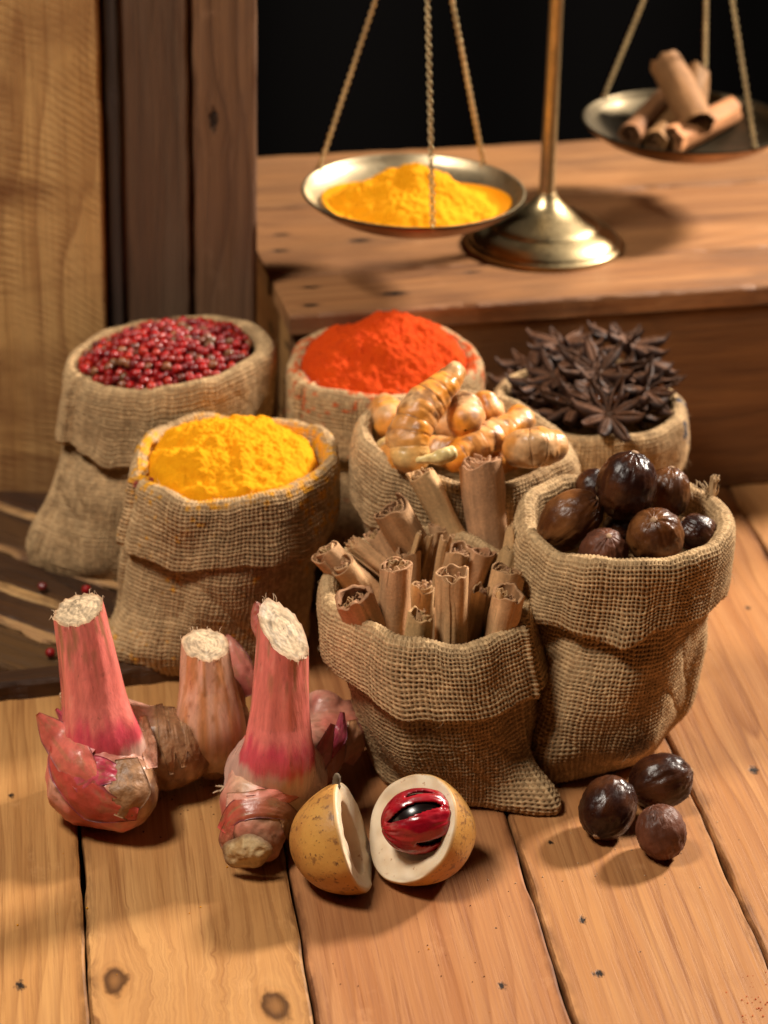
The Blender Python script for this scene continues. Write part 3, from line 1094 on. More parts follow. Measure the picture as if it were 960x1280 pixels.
sack('pep', 'burlap sack heaped with red peppercorns in front of the pale board', (-0.112, -0.052), (-0.1035, -0.0505, 0.1050), 0.0435, 0.043, 0.034, 3,
     ears=[(ang(-.112, -.052, 48, 712), 0.019, 0.034, 0.42)], tilt=(0.14, 0.02), ratio=0.95, slump=0.005, crease=1.3, seam=math.radians(205), hem_tilt=.1)
yel_st = both(rim_dust((-0.0672, -0.1365), .0418, .0935, (.70, .31, .012), 31), spot_stain((262, 795), -0.172, 0.030, (0.62, 0.27, 0.012), 5, thr=.42), spot_stain((380, 780), -0.16, 0.02, (0.6, 0.27, .012), 6, thr=.45),
              spot_stain((200, 540), -0.17, 0.02, (0.62, 0.30, 0.03), 8, thr=.05, freq=300), spot_stain((172, 600), -0.15, 0.012, (0.33, 0.06, 0.05), 9, thr=-.2, freq=160))
sack('yel', 'burlap sack filled with golden yellow turmeric powder', (-0.0725, -0.1335), (-0.0672, -0.1365, 0.0935), 0.0418, 0.0405, 0.031, 5,
     ears=[(ang(-.0725, -.1335, 140, 838), 0.020, 0.026, 0.42)], tilt=(0.03, 0.03), slump=0.0045, crease=.9, rim_amp=1.5, stains=yel_st, seam=math.radians(200), bulge=1.02)
sack('pap', 'burlap sack heaped with bright orange-red chilli powder against the crate', (0.000, -0.043), (-0.0014, -0.0440, 0.1010), 0.0430, 0.040, 0.030, 8,
     tilt=(0.06, 0.05), slump=0.004, seam=math.radians(215), stains=both(rim_dust((-0.0014, -0.0440), .0430, .1010, (.55, .08, .01), 33), spot_stain((357, 470), -0.07, 0.014, (0.33, 0.05, 0.05), 12, thr=-.2, freq=200)), ratio=.92)
sack('tur', 'burlap sack holding knobbly fresh turmeric roots', (0.036, -0.133), (0.0348, -0.1345, 0.1045), 0.0458, 0.041, 0.030, 12, tilt=(-0.08, 0.03), slump=0.004, ratio=.95)
ani_st = both(spot_stain((860, 520), -0.062, 0.020, (0.06, 0.065, 0.085), 15, thr=-.05, freq=220), spot_stain((628, 475), -0.07, 0.012, (0.45, 0.11, 0.10), 17, thr=-.3, freq=160))
sack('ani', 'burlap sack full of dark star anise with printed marks on its side', (0.093, -0.058), (0.0955, -0.0600, 0.0910), 0.0412, 0.039, 0.028, 16, tilt=(-0.02, 0.05), slump=0.005, crease=1.4, stains=ani_st)
sack('nut', 'burlap sack full of whole brown nutmegs with a frayed knot on its rim', (0.0880, -0.2100), (0.0990, -0.2090, 0.1040), 0.0410, 0.0335, 0.033, 21,
     ears=[(ang(.088, -.210, 672, 990), 0.014, 0.022, 0.40)], tilt=(0.03, 0.02), slump=0.0048, crease=.6, bulge=1.18, rim_amp=1.3)
sack('cin', 'burlap sack bristling with cinnamon quills, tilted towards the fruit halves', (0.0300, -0.2420), (0.0193, -0.2300, 0.0805), 0.0400, 0.0310, 0.029, 27,
     ears=[(ang(.030, -.235, 708, 1010), 0.026, 0.017, 0.32), (ang(.030, -.235, 398, 868), 0.024, 0.024, 0.36)], bulge=1.16, tilt=(0.0, 0.13), ratio=1.06, slump=0.0048, crease=.8, rim_amp=1.4, seam=math.radians(-28))

# frayed knot on the nutmeg sack rim
mb = MB()
rg = np.random.default_rng(4)
kp = Py(884, 612, -0.19)
for i in range(22):
    d = np.array([rg.normal(0, .5), rg.normal(0, .4), rg.uniform(.2, 1.0)])
    d /= np.linalg.norm(d)
    L = rg.uniform(.002, .006)
    s0 = kp + rg.normal(0, .0022, 3) * [1.6, .7, .6] - [0, 0, .004]
    add_tube(mb, catmull([s0, s0 + d * L * .5 + rg.normal(0, .0008, 3), s0 + d * L + rg.normal(0, .0014, 3)], 5), np.linspace(.00035, .00016, 5), 4)
for i in range(10):
    s0 = kp + np.array([.0016, 0, -.004]) + rg.normal(0, .0005, 3)
    add_tube(mb, catmull([s0, s0 + [.0006, 0, .005], s0 + [.0016, 0, .0095] + rg.normal(0, .0007, 3)], 6), np.full(6, .0004), 4)
nroot = SACKS['nut']['root']
obj('frayed_knot', mb.mesh('frayed_knot', center=SACKS['nut']['base']), FIBRE, nroot)


# ================================================================== POWDERS
def powder_mat(name, c1, c2, c3):
    t = NT(name)
    co = t.objco
    n = t.noise(co, 160, 5, 0.65)
    n2 = t.noise(co, 1400, 3)
    c = t.mix(t.maprange(n, 0.35, 0.7), c1, c2)
    c = t.mix(t.math('MULTIPLY', t.maprange(n2, 0.5, 0.8), .5), c, c3)
    t.p(Base_Color=c, Roughness=0.95, Specular_IOR_Level=0.15, Normal=t.bump(t.math('ADD', n, n2), 0.6, 0.0006))
    return t.mat


TURM = powder_mat('turmeric_powder', (0.86, 0.36, 0.005), (0.79, 0.30, 0.003), (0.66, 0.22, 0.003))
PAPR = powder_mat('chilli_powder', (0.64, 0.062, 0.003), (0.54, 0.043, 0.003), (0.36, 0.022, 0.002))


def heap(name, label, center, rx, ry, zc, peak, mat, seed, off=(0, 0), sharp=1.3, rough=1.0, dish=None, skirt=.008):
    nr, nt = 130, 260
    rho = np.linspace(0.004, 1, nr)[:, None]
    th = (np.arange(nt) / nt * 2 * np.pi)[None]
    x = rho * rx * np.cos(th)
    y = rho * ry * np.sin(th)
    d = np.sqrt(((x - off[0]) / rx) ** 2 + ((y - off[1]) / ry) ** 2)
    z = peak * np.maximum(0, 1 - d ** sharp) - skirt * sstep(.86, 1, rho)
    p = np.stack([x, y, np.full_like(x, seed)], -1)
    big = fbm(p * 75, 2, seed)
    cl = np.abs(fbm(p * 170, 3, seed + 4)) * 1.8 - .6
    fine_ = fbm(p * 620, 3, seed + 7)
    edge = 1 - .5 * sstep(.85, 1, rho)
    z = z + edge * rough * (0.0024 * big + 0.0004 * cl + 0.0008 * fbm(p * 210, 2, seed + 5) + 0.0006 * fine_)
    if dish is not None:
        z = np.maximum(z, dish(np.sqrt(x ** 2 + y ** 2)) - zc + .0006) if callable(dish) else z
    X = np.stack([x, y, z], -1)
    o = obj(name, mesh_np(name, X, grid_quads(nr, nt, True, flip=True)), mat)
    o.location = (center[0], center[1], zc)
    return tag(o, label, 'powder', kind='stuff')


heap('turmeric_powder', 'golden yellow turmeric powder mounded in the burlap sack', (-0.0672, -0.1365), .0405, .0405, .0905, .0150, TURM, 3, off=(.002, .002), sharp=1.8)
heap('chilli_powder', 'bright orange-red chilli powder mounded in the burlap sack', (-0.0014, -0.0440), 
     .0430, .0400, .0990, .0205, PAPR, 6, off=(.002, .006), sharp=1.6)
pz = PL[2]
heap('turmeric_powder', 'golden yellow turmeric powder piled in the brass scale pan', (PL[0] + .0015, PL[1] + .000), .0460, .0390, pz - .0100, .0225, TURM, 9, off=(-.003, .002), sharp=1.15, skirt=.002,
     dish=lambda rr: pz + np.interp(rr + .0016, [0, .018, .0315, .0425, .0495, .0528], [-.0142, -.0138, -.0114, -.0072, -.0030, .0010]))

# ================================================================== RED PEPPERCORNS
def pepper_mat():
    t = NT('pink_pepper')
    rv = t.orand
    c = t.ramp(rv, [(0.0, (0.28, 0.004, 0.006)), (0.28, (0.50, 0.010, 0.008)), (0.5, (0.16, 0.003, 0.006)), (0.68, (0.55, 0.028, 0.010)), (0.80, (0.10, 0.005, 0.006)), (0.90, (0.30, 0.10, 0.035)), (1.0, (0.16, 0.075, 0.03))])
    n = t.noise(t.objco, 700, 3)
    c = t.mix(t.maprange(n, 0.45, 0.75, 0, .6), c, (0.10, 0.006, 0.010))
    t.p(Base_Color=c, Roughness=t.maprange(n, .3, .7, .26, .55), Normal=t.bump(n, .35, .0005), Coat_Weight=.08, Coat_Roughness=.2)
    return t.mat


PEP = pepper_mat()
pep_meshes = []
for k in range(4):
    X = ellipsoid(16, 11)
    r_ = 0.00225 * (1 + .12 * vnoise(X * 1.6 + k * 9, k))
    X = X * r_[..., None] * np.array([1, 1, [0.94, 1.0, .9, 1.02][k]])
    mb = MB()
    mb.add(X, grid_quads(11, 16, True))
    if k % 2 == 0:
        add_tube(mb, np.array([[0, 0, .0023], [.0002, 0, .0032]]), [.0003, .0002], 5)
    pep_meshes.append(mb.mesh('peppercorn'))
    pep_meshes[-1].materials.append(PEP)


def pep_height(x, y):
    d = math.sqrt((x / .043) ** 2 + (y / .040) ** 2)
    return 0.1015 + 0.14 * x * .9 + 0.0125 * max(0, 1 - d ** 2)


pc = SACKS['pep']['rim']
rg = np.random.default_rng(23)
placed = []
for it in range(9000):
    a = rg.uniform(0, 2 * np.pi)
    r_ = math.sqrt(rg.uniform()) * .039
    x, y = r_ * math.cos(a), r_ * math.sin(a) * .95
    if all((x - q[0]) ** 2 + (y - q[1]) ** 2 > .0032 ** 2 for q in placed):
        placed.append((x, y))
placed = placed[:300]
for i, (x, y) in enumerate(placed):
    o = obj('red_peppercorn', pep_meshes[int(rg.integers(4))], PEP)
    o.location = (pc[0] + x, pc[1] + y, pep_height(x, y) + rg.uniform(-.0011, .0013))
    o.rotation_euler = tuple(rg.uniform(0, 6.28, 3))
    tag(o, 'small shiny red peppercorn heaped in the burlap sack', 'peppercorn', 'red peppercorns in the sack')
# the layer below that fills the gaps
mb = MB()
X0 = ellipsoid(9, 6) * 0.0022
q0 = grid_quads(6, 9, True)
cnt = 0
for it in range(900):
    a = rg.uniform(0, 2 * np.pi)
    r_ = math.sqrt(rg.uniform()) * .040
    x, y = r_ * math.cos(a), r_ * math.sin(a) * .95
    mb.add(X0 + np.array([x, y, pep_height(x, y) - .0033 - rg.uniform(0, .003)]), q0)
o = obj('red_peppercorns', mb.mesh('red_peppercorns'), PEP)
o.location = (pc[0], pc[1], 0)
tag(o, 'mass of red peppercorns under the top layer of the sack', 'peppercorns', kind='stuff')
# spilled ones
for (px, py, z) in ((53, 733, .0072), (63, 816, .0072), (108, 737, .0072), (208, 512, None)):
    if z is None:
        continue
    o = obj('red_peppercorn', pep_meshes[int(rg.integers(4))], PEP)
    o.location = P(px, py, z + .0024)
    o.rotation_euler = tuple(rg.uniform(0, 6.28, 3))
    tag(o, 'stray red peppercorn spilled on the dark slatted board', 'peppercorn', 'spilled red peppercorns')

# ================================================================== STAR ANISE
def anise_mat():
    t = NT('star_anise')
    n = t.noise(t.objco, 500, 4)
    rv = t.orand
    c = t.attr()
    hsv = t.n('ShaderNodeHueSaturation', ins={'Value': t.math('MULTIPLY', t.maprange(n, .25, .75, .6, 1.4), t.maprange(rv, 0, 1, .6, 1.35)), 'Color': c})
    t.p(Base_Color=hsv.outputs[0], Roughness=t.maprange(n, .3, .7, .55, .8), Specular_IOR_Level=.25, Normal=t.bump(n, .6, .0006))
    return t.mat


ANI = anise_mat()
SEED = NT('anise_seed').p(Base_Color=(0.10, 0.032, 0.010), Roughness=0.15)


def carpel(openness, curl):
    n = 13
    s = np.linspace(0, 1, n)
    L = 0.0150
    hgt = 0.0048 * np.sin(np.pi * np.clip(s * .86 + .10, 0, 1)) ** .75
    wid = 0.0027 * np.sin(np.pi * np.clip(s * .9 + .06, 0, 1)) ** .8
    gap = wid * openness * np.sin(np.pi * s) ** .6
    topz = 0.0006 + 0.0030 * s ** 1.4 * curl + 0.0010 * np.sin(np.pi * s)
    topz[-2:] += [.0008, .0022]
    rows, cols = [], []
    for i in range(n):
        g, w, h, z0 = gap[i] / 2, wid[i], hgt[i], topz[i]
        x = 0.0012 + L * s[i]
        lip = .00035
        sec = [(-g, z0 - h * .35), (-g - .0001, z0), (-g - lip, z0 + .0002), (-w * .8, z0 - h * .2), (-w, z0 - h * .5), (-w * .6, z0 - h * .85), (0, z0 - h), (w * .6, z0 - h * .85), (w, z0 - h * .5), (w * .8, z0 - h * .2), (g + lip, z0 + .0002), (g + .0001, z0), (g, z0 - h * .35), (0, z0 - h * .55)]
        rows.append([(x, a, b) for a, b in sec])
        ci = (0.055, 0.022, 0.010)
        co_ = (0.030, 0.012, 0.007)
        cl = (0.135, 0.060, 0.030)
        cols.append([ci, cl, cl, co_, co_, co_, co_, co_, co_, co_, cl, cl, ci, ci])
    X = np.array(rows)
    return mesh_np('carpel', X, grid_quads(n, X.shape[1], True), col=np.array(cols))


carpels = [carpel(0.15, .4), carpel(0.5, .7), carpel(1.0, .8), carpel(0.05, .2)]
mb = MB()
X = lathe(catmull(np.array([(.0001, .0012), (.0012, .0010), (.0016, 0), (.0012, -.002), (.0007, -.003), (.0006, -.006), (.0001, -.0062)]), 16), 10)
mb.add(X, grid_quads(len(X), 10, True), col=np.array([.11, .055, .03]))
core_me = mb.mesh('core')
X = ellipsoid(10, 8) * np.array([.0030, .0012, .0019])
seed_me = mesh_np('seed', X, grid_quads(8, 10, True))


def star(loc, normal, spin, scale, rg, label, n=8):
    root = empty('star_anise', tuple(loc))
    root.rotation_mode = 'QUATERNION'
    root.rotation_quaternion = quat_of(basis(normal, (math.cos(spin), math.sin(spin), 0.1)))
    root.scale = (scale * 1.14,) * 3
    obj('core', core_me, ANI, root)
    for k in range(n):
        a = 2 * np.pi * k / n + rg.normal(0, .09)
        ci = int(rg.choice([0, 0, 1, 1, 2, 3]))
        o = obj('carpel', carpels[ci], ANI, root)
        f = rg.uniform(.75, 1.08)
        o.scale = (f, rg.uniform(.8, 1.2), f)
        o.rotation_euler = (rg.normal(0, .15), rg.uniform(-.25, .12), a)
        if ci == 2:
            obj('seed', seed_me, SEED, o, loc=(.0085, 0, -.0002))
    return tag(root, label, 'star anise', 'star anise in the sack')


ac = SACKS['ani']['rim']


def ani_h(x, y):
    d2 = (x / .042) ** 2 + (y / .042) ** 2
    return .0890 + .019 * max(0, 1 - d2)


rg = np.random.default_rng(31)
viewdir = -FWD
explicit = [(750, 462, .0170, (-.1, -.55, 1), 1.18), (763, 515, .010, (.05, -.9, 1), 1.02), (808, 483, .011, (.5, -.7, 1), .98), (702, 425, .013, (-.2, .1, 1), .95), (693, 466, .012, (-.7, -.5, 1), .9), (668, 462, .003, (-.9, -.2, 1), .95),
            (722, 502, .008, (-.3, -.8, 1), 1.0), (790, 428, .013, (.5, .2, 1), 1.0), (815, 450, .007, (.7, .1, 1), .88), (676, 488, .002, (-.7, -.6, 1), .9), (768, 418, .012, (.1, .5, 1), .9), (690, 495, .003, (-.4, -1, .9), .85), (705, 514, .000, (-.2, -.7, 1), .85), (790, 510, .001, (.4, -.6, 1), .85), (658, 478, .001, (-.4, -.3, 1), .9), (660, 452, .002, (-.4, .2, 1), .9), (728, 440, .014, (-.1, .1, 1), 1.0), (822, 468, .003, (.5, -.2, 1), .8), (745, 498, .012, (.0, -.5, 1), .9)]
ANI_LABELS = ['largest star anise, lying open on top of the heap', 'star anise facing out just behind the front lip of its sack', 'star anise tilted against the printed side of its sack',
              'star anise lying flat at the back of the heap', 'star anise on its side left of the largest star', 'star anise leaning on the pink-stained edge of its sack',
              'star anise in the front dip of the heap below the largest star', 'star anise at the back of the heap beside the printed side', 'star anise edge-on against the printed inner rim']
for k, (px, py, dz, nrm, sc) in enumerate(explicit):
    p = P(px, py, ac[2] + dz) + FWD * .004 + np.array([0, 0, -.0015])
    nrm = (nrm[0] * .6, nrm[1] * .6, 1)
    star(p, nrm, rg.uniform(0, 6.28), sc, rg, ANI_LABELS[k] if k < len(ANI_LABELS) else 'dark brown eight-pointed star anise heaped in the sack by the crate')
cnt = 0
while cnt < 16:
    a, r_ = rg.uniform(0, 6.28), math.sqrt(rg.uniform()) * .025
    x, y = r_ * math.cos(a), r_ * math.sin(a)
    star((ac[0] + x, ac[1] + y, ani_h(x, y) - rg.uniform(.005, .012)), (x * 12 + rg.normal(0, .35), y * 12 + rg.normal(0, .35), 1), rg.uniform(0, 6.28), rg.uniform(.85, 1.05), rg, 'dark brown eight-pointed star anise heaped in the sack by the crate', n=int(rg.choice([7, 8, 8])))
    cnt += 1

# ================================================================== CINNAMON QUILLS
def cinn_mat():
    t = NT('cinnamon_bark')
    co = t.objco
    rv = t.orand
    v = t.vmath('ADD', co, t.n('ShaderNodeCombineXYZ', ins={0: rv, 1: rv, 2: t.math('MULTIPLY', rv, 9)}).outputs[0])
    n1 = t.noise(t.mapping(v, (220, 220, 28)), 1, 4, .6)
    n2 = t.noise(v, 900, 3)
    n3 = t.noise(t.mapping(v, (45, 45, 110)), 1, 3)
    c = t.attr()
    k = t.math('MULTIPLY', t.maprange(n1, .25, .75, .58, 1.28), t.maprange(n2, .3, .7, .88, 1.12))
    k = t.math('MULTIPLY', k, t.maprange(n3, .35, .7, 1.06, .86))
    hsv = t.n('ShaderNodeHueSaturation', ins={'Value': k, 'Hue': t.maprange(rv, 0, 1, .488, .508), 'Color': c})
    t.p(Base_Color=hsv.outputs[0], Roughness=.72, Specular_IOR_Level=.3, Normal=t.bump(t.math('ADD', n1, t.math('MULTIPLY', n2, .5)), .55, .0006))
    return t.mat


CINN = cinn_mat()


def scroll(R, L, turns, seed, r_in=0.25, th=0.0006, offset=(0, 0), phase=0.0, ragged=.0020, double=False, tone=1.0):
    """rolled bark along +z from 0 to L; closed ribbon cross-section"""
    rg_ = np.random.default_rng(seed)
    ns = int(26 * turns) + 16
    s = np.linspace(0, 1, ns)
    if double:
        a = (s - .5) * 2
        rad = R * (r_in + (1 - r_in) * (1 - np.abs(a)) ** .55)
        ang_ = phase + a * np.pi * turns
        ang_ = np.where(a < 0, ang_, ang_)
        cx = np.where(a < 0, -1, 1) * R * .32 * np.abs(a)
        x, y = rad * np.cos(ang_), rad * np.sin(ang_)
        x = x - R * .12
    else:
        rad = R * (r_in + (1 - r_in) * s ** .7)
        ang_ = phase + s * 2 * np.pi * turns
        x, y = rad * np.cos(ang_), rad * np.sin(ang_)
    wob = 1 + .07 * vnoise(np.stack([s * 7, s * 0 + seed, s * 0], -1), seed)
    x, y = x * wob + offset[0], y * wob + offset[1]
    tx, ty = np.gradient(x), np.gradient(y)
    ln = np.hypot(tx, ty) + 1e-9
    nx, ny = ty / ln, -tx / ln
    K = 14
    zz = np.concatenate([np.linspace(0, .9, K - 4), [.95, .98, .995, 1.0]]) * L
    hv = th * (.8 + .5 * rg_.uniform(size=ns))
    loop_x = np.concatenate([x + nx * hv / 2, (x - nx * hv / 2)[::-1]])
    loop_y = np.concatenate([y + ny * hv / 2, (y - ny * hv / 2)[::-1]])
    n2 = len(loop_x)
    rag = ragged * fbm(np.stack([s * 11, s * 0 + seed * 2.1, s * 0], -1), 3, seed)
    rag = np.concatenate([rag, rag[::-1]])
    X = np.zeros((K, n2, 3))
    for k, z in enumerate(zz):
        f = z / L
        sw = 1 + .03 * math.sin(z * 90 + seed)
        nn = .0006 * fbm(np.stack([loop_x * 260, loop_y * 260, np.full(n2, z * 70)], -1), 2, seed + 2)
        X[k, :, 0] = loop_x * sw + nn
        X[k, :, 1] = loop_y * sw + nn
        X[k, :, 2] = z + rag * f ** 6
    q = list(map(tuple, grid_quads(K, n2, True)))
    for row in (0, K - 1):
        for i in range(ns - 1):
            a_, b_ = row * n2 + i, row * n2 + i + 1
            c_, d_ = row * n2 + n2 - 2 - i, row * n2 + n2 - 1 - i
            q.append((a_, b_, c_, d_))
    out = np.tile(np.array([0.66, 0.385, 0.180]) * tone, (K, n2, 1))
    inn = np.array([0.44, 0.23, 0.10]) * tone
    out[:, ns:] = inn
    out[-1] = np.array([0.46, 0.25, 0.115]) * tone
    return X, np.array(q), out.reshape(-1, 3)


def quill(top_px, base_px, r_px, zb, lean, label, seed, turns=1.5, double=False, inner=2, thick=1.0, tone=1.0, ext=.03, z_is_y=None):
    b = P(*base_px, zb) if z_is_y is None else Py(*base_px, z_is_y)
    tp = Py(*top_px, b[1] + lean)
    d = tp - b
    d /= np.linalg.norm(d)
    b0 = b - d * ext
    floor = .012
    if b0[2] < floor:
        b0 = b - d * max(0, (b[2] - floor) / max(d[2], .1))
    L = float(np.linalg.norm(tp - b0))
    R = r_px * 1.13 / pxm(tp)
    root = tag(empty('cinnamon_quill', tuple(b0)), label, 'cinnamon', 'cinnamon quills in the sack')
    root.rotation_mode = 'QUATERNION'
    root.rotation_quaternion = quat_of(basis(d, (math.cos(seed * 2.4), math.sin(seed * 2.4), 0)))
    X, q, col = scroll(R, L, turns + (.9 if turns > 1 and not double else 0), seed, r_in=.40 if not double else .30, th=.00075 * thick, double=double, phase=seed * 1.3, tone=tone)
    obj('outer_bark', mesh_np('outer_bark', X, q, col=col), CINN, root)
    rg_ = np.random.default_rng(seed)
    inner = inner + 2 if turns > 1 else inner
    for k in range(inner):
        a = rg_.uniform(-.4, .4) + k * 2 * np.pi / max(inner, 1) + seed
        ri = R * rg_.uniform(.30, .42)
        off = (R * .42 * math.cos(a), R * .42 * math.sin(a)) if inner > 1 else (0, 0)
        X, q, col = scroll(ri, L - rg_.uniform(-.0006, .003), 1.9, seed * 7 + k, r_in=.25, th=.0006, offset=off, phase=a, tone=tone * .92)
        obj('inner_bark', mesh_np('inner_bark', X, q, col=col), CINN, root)
    return root


quill((598, 578), (611, 692), 23.5, .074, .004, 'tallest and thickest cinnamon quill standing upright at the back of its sack', 1, 1.6, inner=3)
quill((525, 590), (574, 685), 16, .078, .004, 'smooth orange-tinted cinnamon quill leaning left beside the tallest quill', 2, 1.4, inner=1, tone=1.15)
quill((487, 636), (524, 700), 20, .076, -.002, 'broad cinnamon quill leaning far left behind the bark scraps', 3, 1.5, inner=3, tone=.88)
quill((441, 748), (461, 792), 22, .070, -.004, 'short cinnamon quill with an open double-scroll end at the sack rim', 4, 1.25, double=True, inner=0, thick=2.0)
quill((494, 706), (488, 808), 19.5, .062, .001, 'straight upright cinnamon quill at the front lip of the sack', 5, 1.5, inner=3)
quill((526, 768), (518, 818), 14.5, .063, .000, 'shortest narrow cinnamon quill between two upright quills at the front', 6, 1.4, double=True, inner=0, thick=1.6)
quill((562, 718), (561, 815), 20.5, .063, .001, 'flattened cinnamon quill with a split frayed end at the front centre', 7, 1.5, double=True, inner=1, thick=1.3)
quill((528, 733), (526, 770), 13, .068, .000, 'small cinnamon quill half hidden between the front quills', 8, 1.4, inner=1)
quill((634, 742), (621, 805), 18, .066, .001, 'cinnamon quill with two curled rolls leaning on the right rim', 9, 1.3, double=True, inner=1, thick=1.5)
quill((634, 714), (622, 770), 19, .070, .003, 'cinnamon quill tucked behind the curled pair at the right rim', 10, 1.4, inner=2, tone=.85)
quill((600, 690), (585, 725), 18, .072, .000, 'cinnamon quill with a dark crumbly end leaning right mid-sack', 11, 1.5, inner=3, tone=.95)
quill((534, 672), (520, 720), 13, .074, .000, 'upright torn scrap of cinnamon bark in the middle of the sack', 12, .55, inner=0, thick=1.4, tone=.8)
quill((555, 670), (545, 722), 13, .074, .001, 'second torn scrap of cinnamon bark beside the first mid-sack', 13, .7, inner=0, thick=1.4, tone=.85)
quill((407, 690), (444, 727), 18, .076, .000, 'cinnamon quill lying over the left rim with a wide flaky end', 14, 1.6, inner=2, tone=.9)
quill((428, 706), (452, 740), 15, .073, -.003, 'cinnamon quill under the flaky quill at the left rim', 15, 1.5, inner=2)
quill((440, 680), (476, 708), 11, .077, .002, 'reddish thin cinnamon quill behind the left bundle', 16, 1.3, inner=1, tone=1.05)
quill((604, 735), (596, 785), 12, .068, .000, 'dark narrow cinnamon quill between the front centre and right quills', 17, .8, inner=1, tone=.7)
quill((574, 686), (566, 730), 15, .072, .000, 'cinnamon quill standing behind the front centre quill', 18, 1.4, inner=2, tone=.8)
quill((640, 660), (632, 720), 9, .076, .004, 'thin sliver of cinnamon bark against the tallest quill', 19, .6, inner=0, tone=.95)

quill((470, 668), (492, 712), 14, .072, .004, 'cinnamon quill behind the upright front quill near the left bundle', 20, 1.4, inner=2, tone=.85)
quill((512, 690), (512, 730), 15, .070, .001, 'cinnamon quill behind the upright front quill beside the bark scraps', 21, 1.4, inner=2, tone=.9)
quill((548, 655), (556, 700), 13, .074, .004, 'cinnamon quill at the foot of the smooth leaning quill', 22, 1.3, inner=1, tone=.8)
quill((640, 690), (628, 740), 13, .072, .006, 'cinnamon quill against the right inner rim', 23, 1.4, inner=2, tone=.75)

# sticks in the far pan
RED_BARK = np.array([.80, .62, .50])


def loose_quill(a, b, r, seed, label, tone=1.0):
    d = b - a
    L = float(np.linalg.norm(d))
    root = tag(empty('cinnamon_quill', tuple(a)), label, 'cinnamon', 'cinnamon pieces in the scale pan')
    root.rotation_mode = 'QUATERNION'
    root.rotation_quaternion = quat_of(basis(d, (.3, .2, 1)))
    X, q, col = scroll(r, L, 1.5, seed, r_in=.5, tone=tone, ragged=.004, th=.0012)
    obj('outer_bark', mesh_np('outer_bark', X, q, col=col * RED_BARK), CINN, root)
    X, q, col = scroll(r * .5, L - .001, 1.7, seed + 5, r_in=.3, tone=tone)
    obj('inner_bark', mesh_np('inner_bark', X, q, col=col * RED_BARK), CINN, root)


zp = PR[2] - .0060
loose_quill(P(786, 170, zp), P(835, 120, zp + .005), .0068, 41, 'cinnamon piece lying lengthwise in the far scale pan', .55)
loose_quill(P(818, 178, zp), P(856, 136, zp + .003), .0066, 42, 'cinnamon piece with its round end forward in the far scale pan', .55)
loose_quill(P(872, 158, zp + .005), P(830, 78, zp + .026), .0100, 43, 'thick cinnamon piece propped steeply on the others in the far scale pan', .62)
loose_quill(P(838, 176, zp), P(915, 138, zp + .002), .0078, 44, 'cinnamon piece lying across the far scale pan')
loose_quill(P(862, 140, zp + .008), P(872, 94, zp + .02), .0072, 45, 'short cinnamon piece behind the propped one in the far scale pan', .5)

# ================================================================== NUTMEGS
def nutmeg_mat(name, c1, c2, rough, coat):
    t = NT(name)
    co = t.objco
    rv = t.orand
    v = t.vmath('ADD', co, t.n('ShaderNodeCombineXYZ', ins={0: rv, 1: rv, 2: rv}).outputs[0])
    n1 = t.noise(t.mapping(v, (2.4, 2.4, .6)), 1, 4, .6)
    n2 = t.noise(v, 1.1, 3)
    n3 = t.noise(v, 14, 2)
    c = t.mix(t.maprange(n2, .4, .66), c1, c2)
    c = t.mix(t.math('MULTIPLY', t.maprange(n1, .5, .75), .6), c, tuple(a * .35 for a in c1))
    t.p(Base_Color=c, Roughness=t.math('ADD', t.maprange(n1, .3, .7, rough - .05, rough + .14), t.maprange(n3, .3, .7, -.04, .04)), Normal=t.bump(t.math('ADD', n1, t.math('MULTIPLY', n3, .15)), .50, .0014), Specular_IOR_Level=.35)
    t.p(Coat_Weight=coat, Coat_Roughness=.22)
    return t.mat


NUT_D = nutmeg_mat('nutmeg_dark', (0.024, 0.006, 0.003), (0.085, 0.026, 0.008), .29, .10)
NUT_B = nutmeg_mat('nutmeg_brown', (0.085, 0.026, 0.007), (0.21, 0.078, 0.022), .30, .08)
NUT_M = nutmeg_mat('nutmeg_matte', (0.15, 0.050, 0.024), (0.09, 0.028, 0.013), .46, 0.0)
SCAR = NT('nutmeg_scar').p(Base_Color=(0.33, 0.19, 0.10), Roughness=.8)


def nutmeg_mesh(seed, elong, wr=1.0):
    X = ellipsoid(72, 48)
    th = np.arctan2(X[..., 1], X[..., 0])
    g = fbm(np.stack([np.cos(th) * 3.2 + seed, np.sin(th) * 3.2, X[..., 2] * .9], -1), 3, seed)
    rid = 1 - np.abs(g) * 2
    r_ = 1 + .035 * vnoise(X * 1.4 + seed, seed) - .034 * wr * np.maximum(rid, 0) ** 3 + .014 * wr * fbm(X * 6, 2, seed + 3) + .012 * vnoise(X * 2.3 + seed, seed + 6)
    return mesh_np('nutmeg', X * r_[..., None] * np.array([1, .97, elong]), grid_quads(48, 72, True))


nm = [nutmeg_mesh(3, 1.14, 1.5), nutmeg_mesh(5, 1.05, 1.6), nutmeg_mesh(9, 1.25, 1.4), nutmeg_mesh(12, 1.08, 2.0)]


def nutmeg(center, r, axis, mesh_i, mat, label, group):
    me = nm[mesh_i].copy()
    me.materials.clear()
    o = obj('nutmeg', me, mat)
    o.location = center
    o.rotation_mode = 'QUATERNION'
    o.rotation_quaternion = quat_of(basis(axis, (.2, 1, .3)))
    o.scale = (r,) * 3
    X = ellipsoid(14, 8) * np.array([.15, .13, .06])
    X = X * (1 + .3 * vnoise(X * 30, 5))[..., None]
    s_ = obj('stalk_scar', mesh_np('scar', X, grid_quads(8, 14, True)), SCAR, o)
    e_ = {0: 1.14, 1: 1.03, 2: 1.23, 3: 1.06}[mesh_i]
    s_.location = (0, 0, e_ - .02)
    return tag(o, label, 'nutmeg', group)


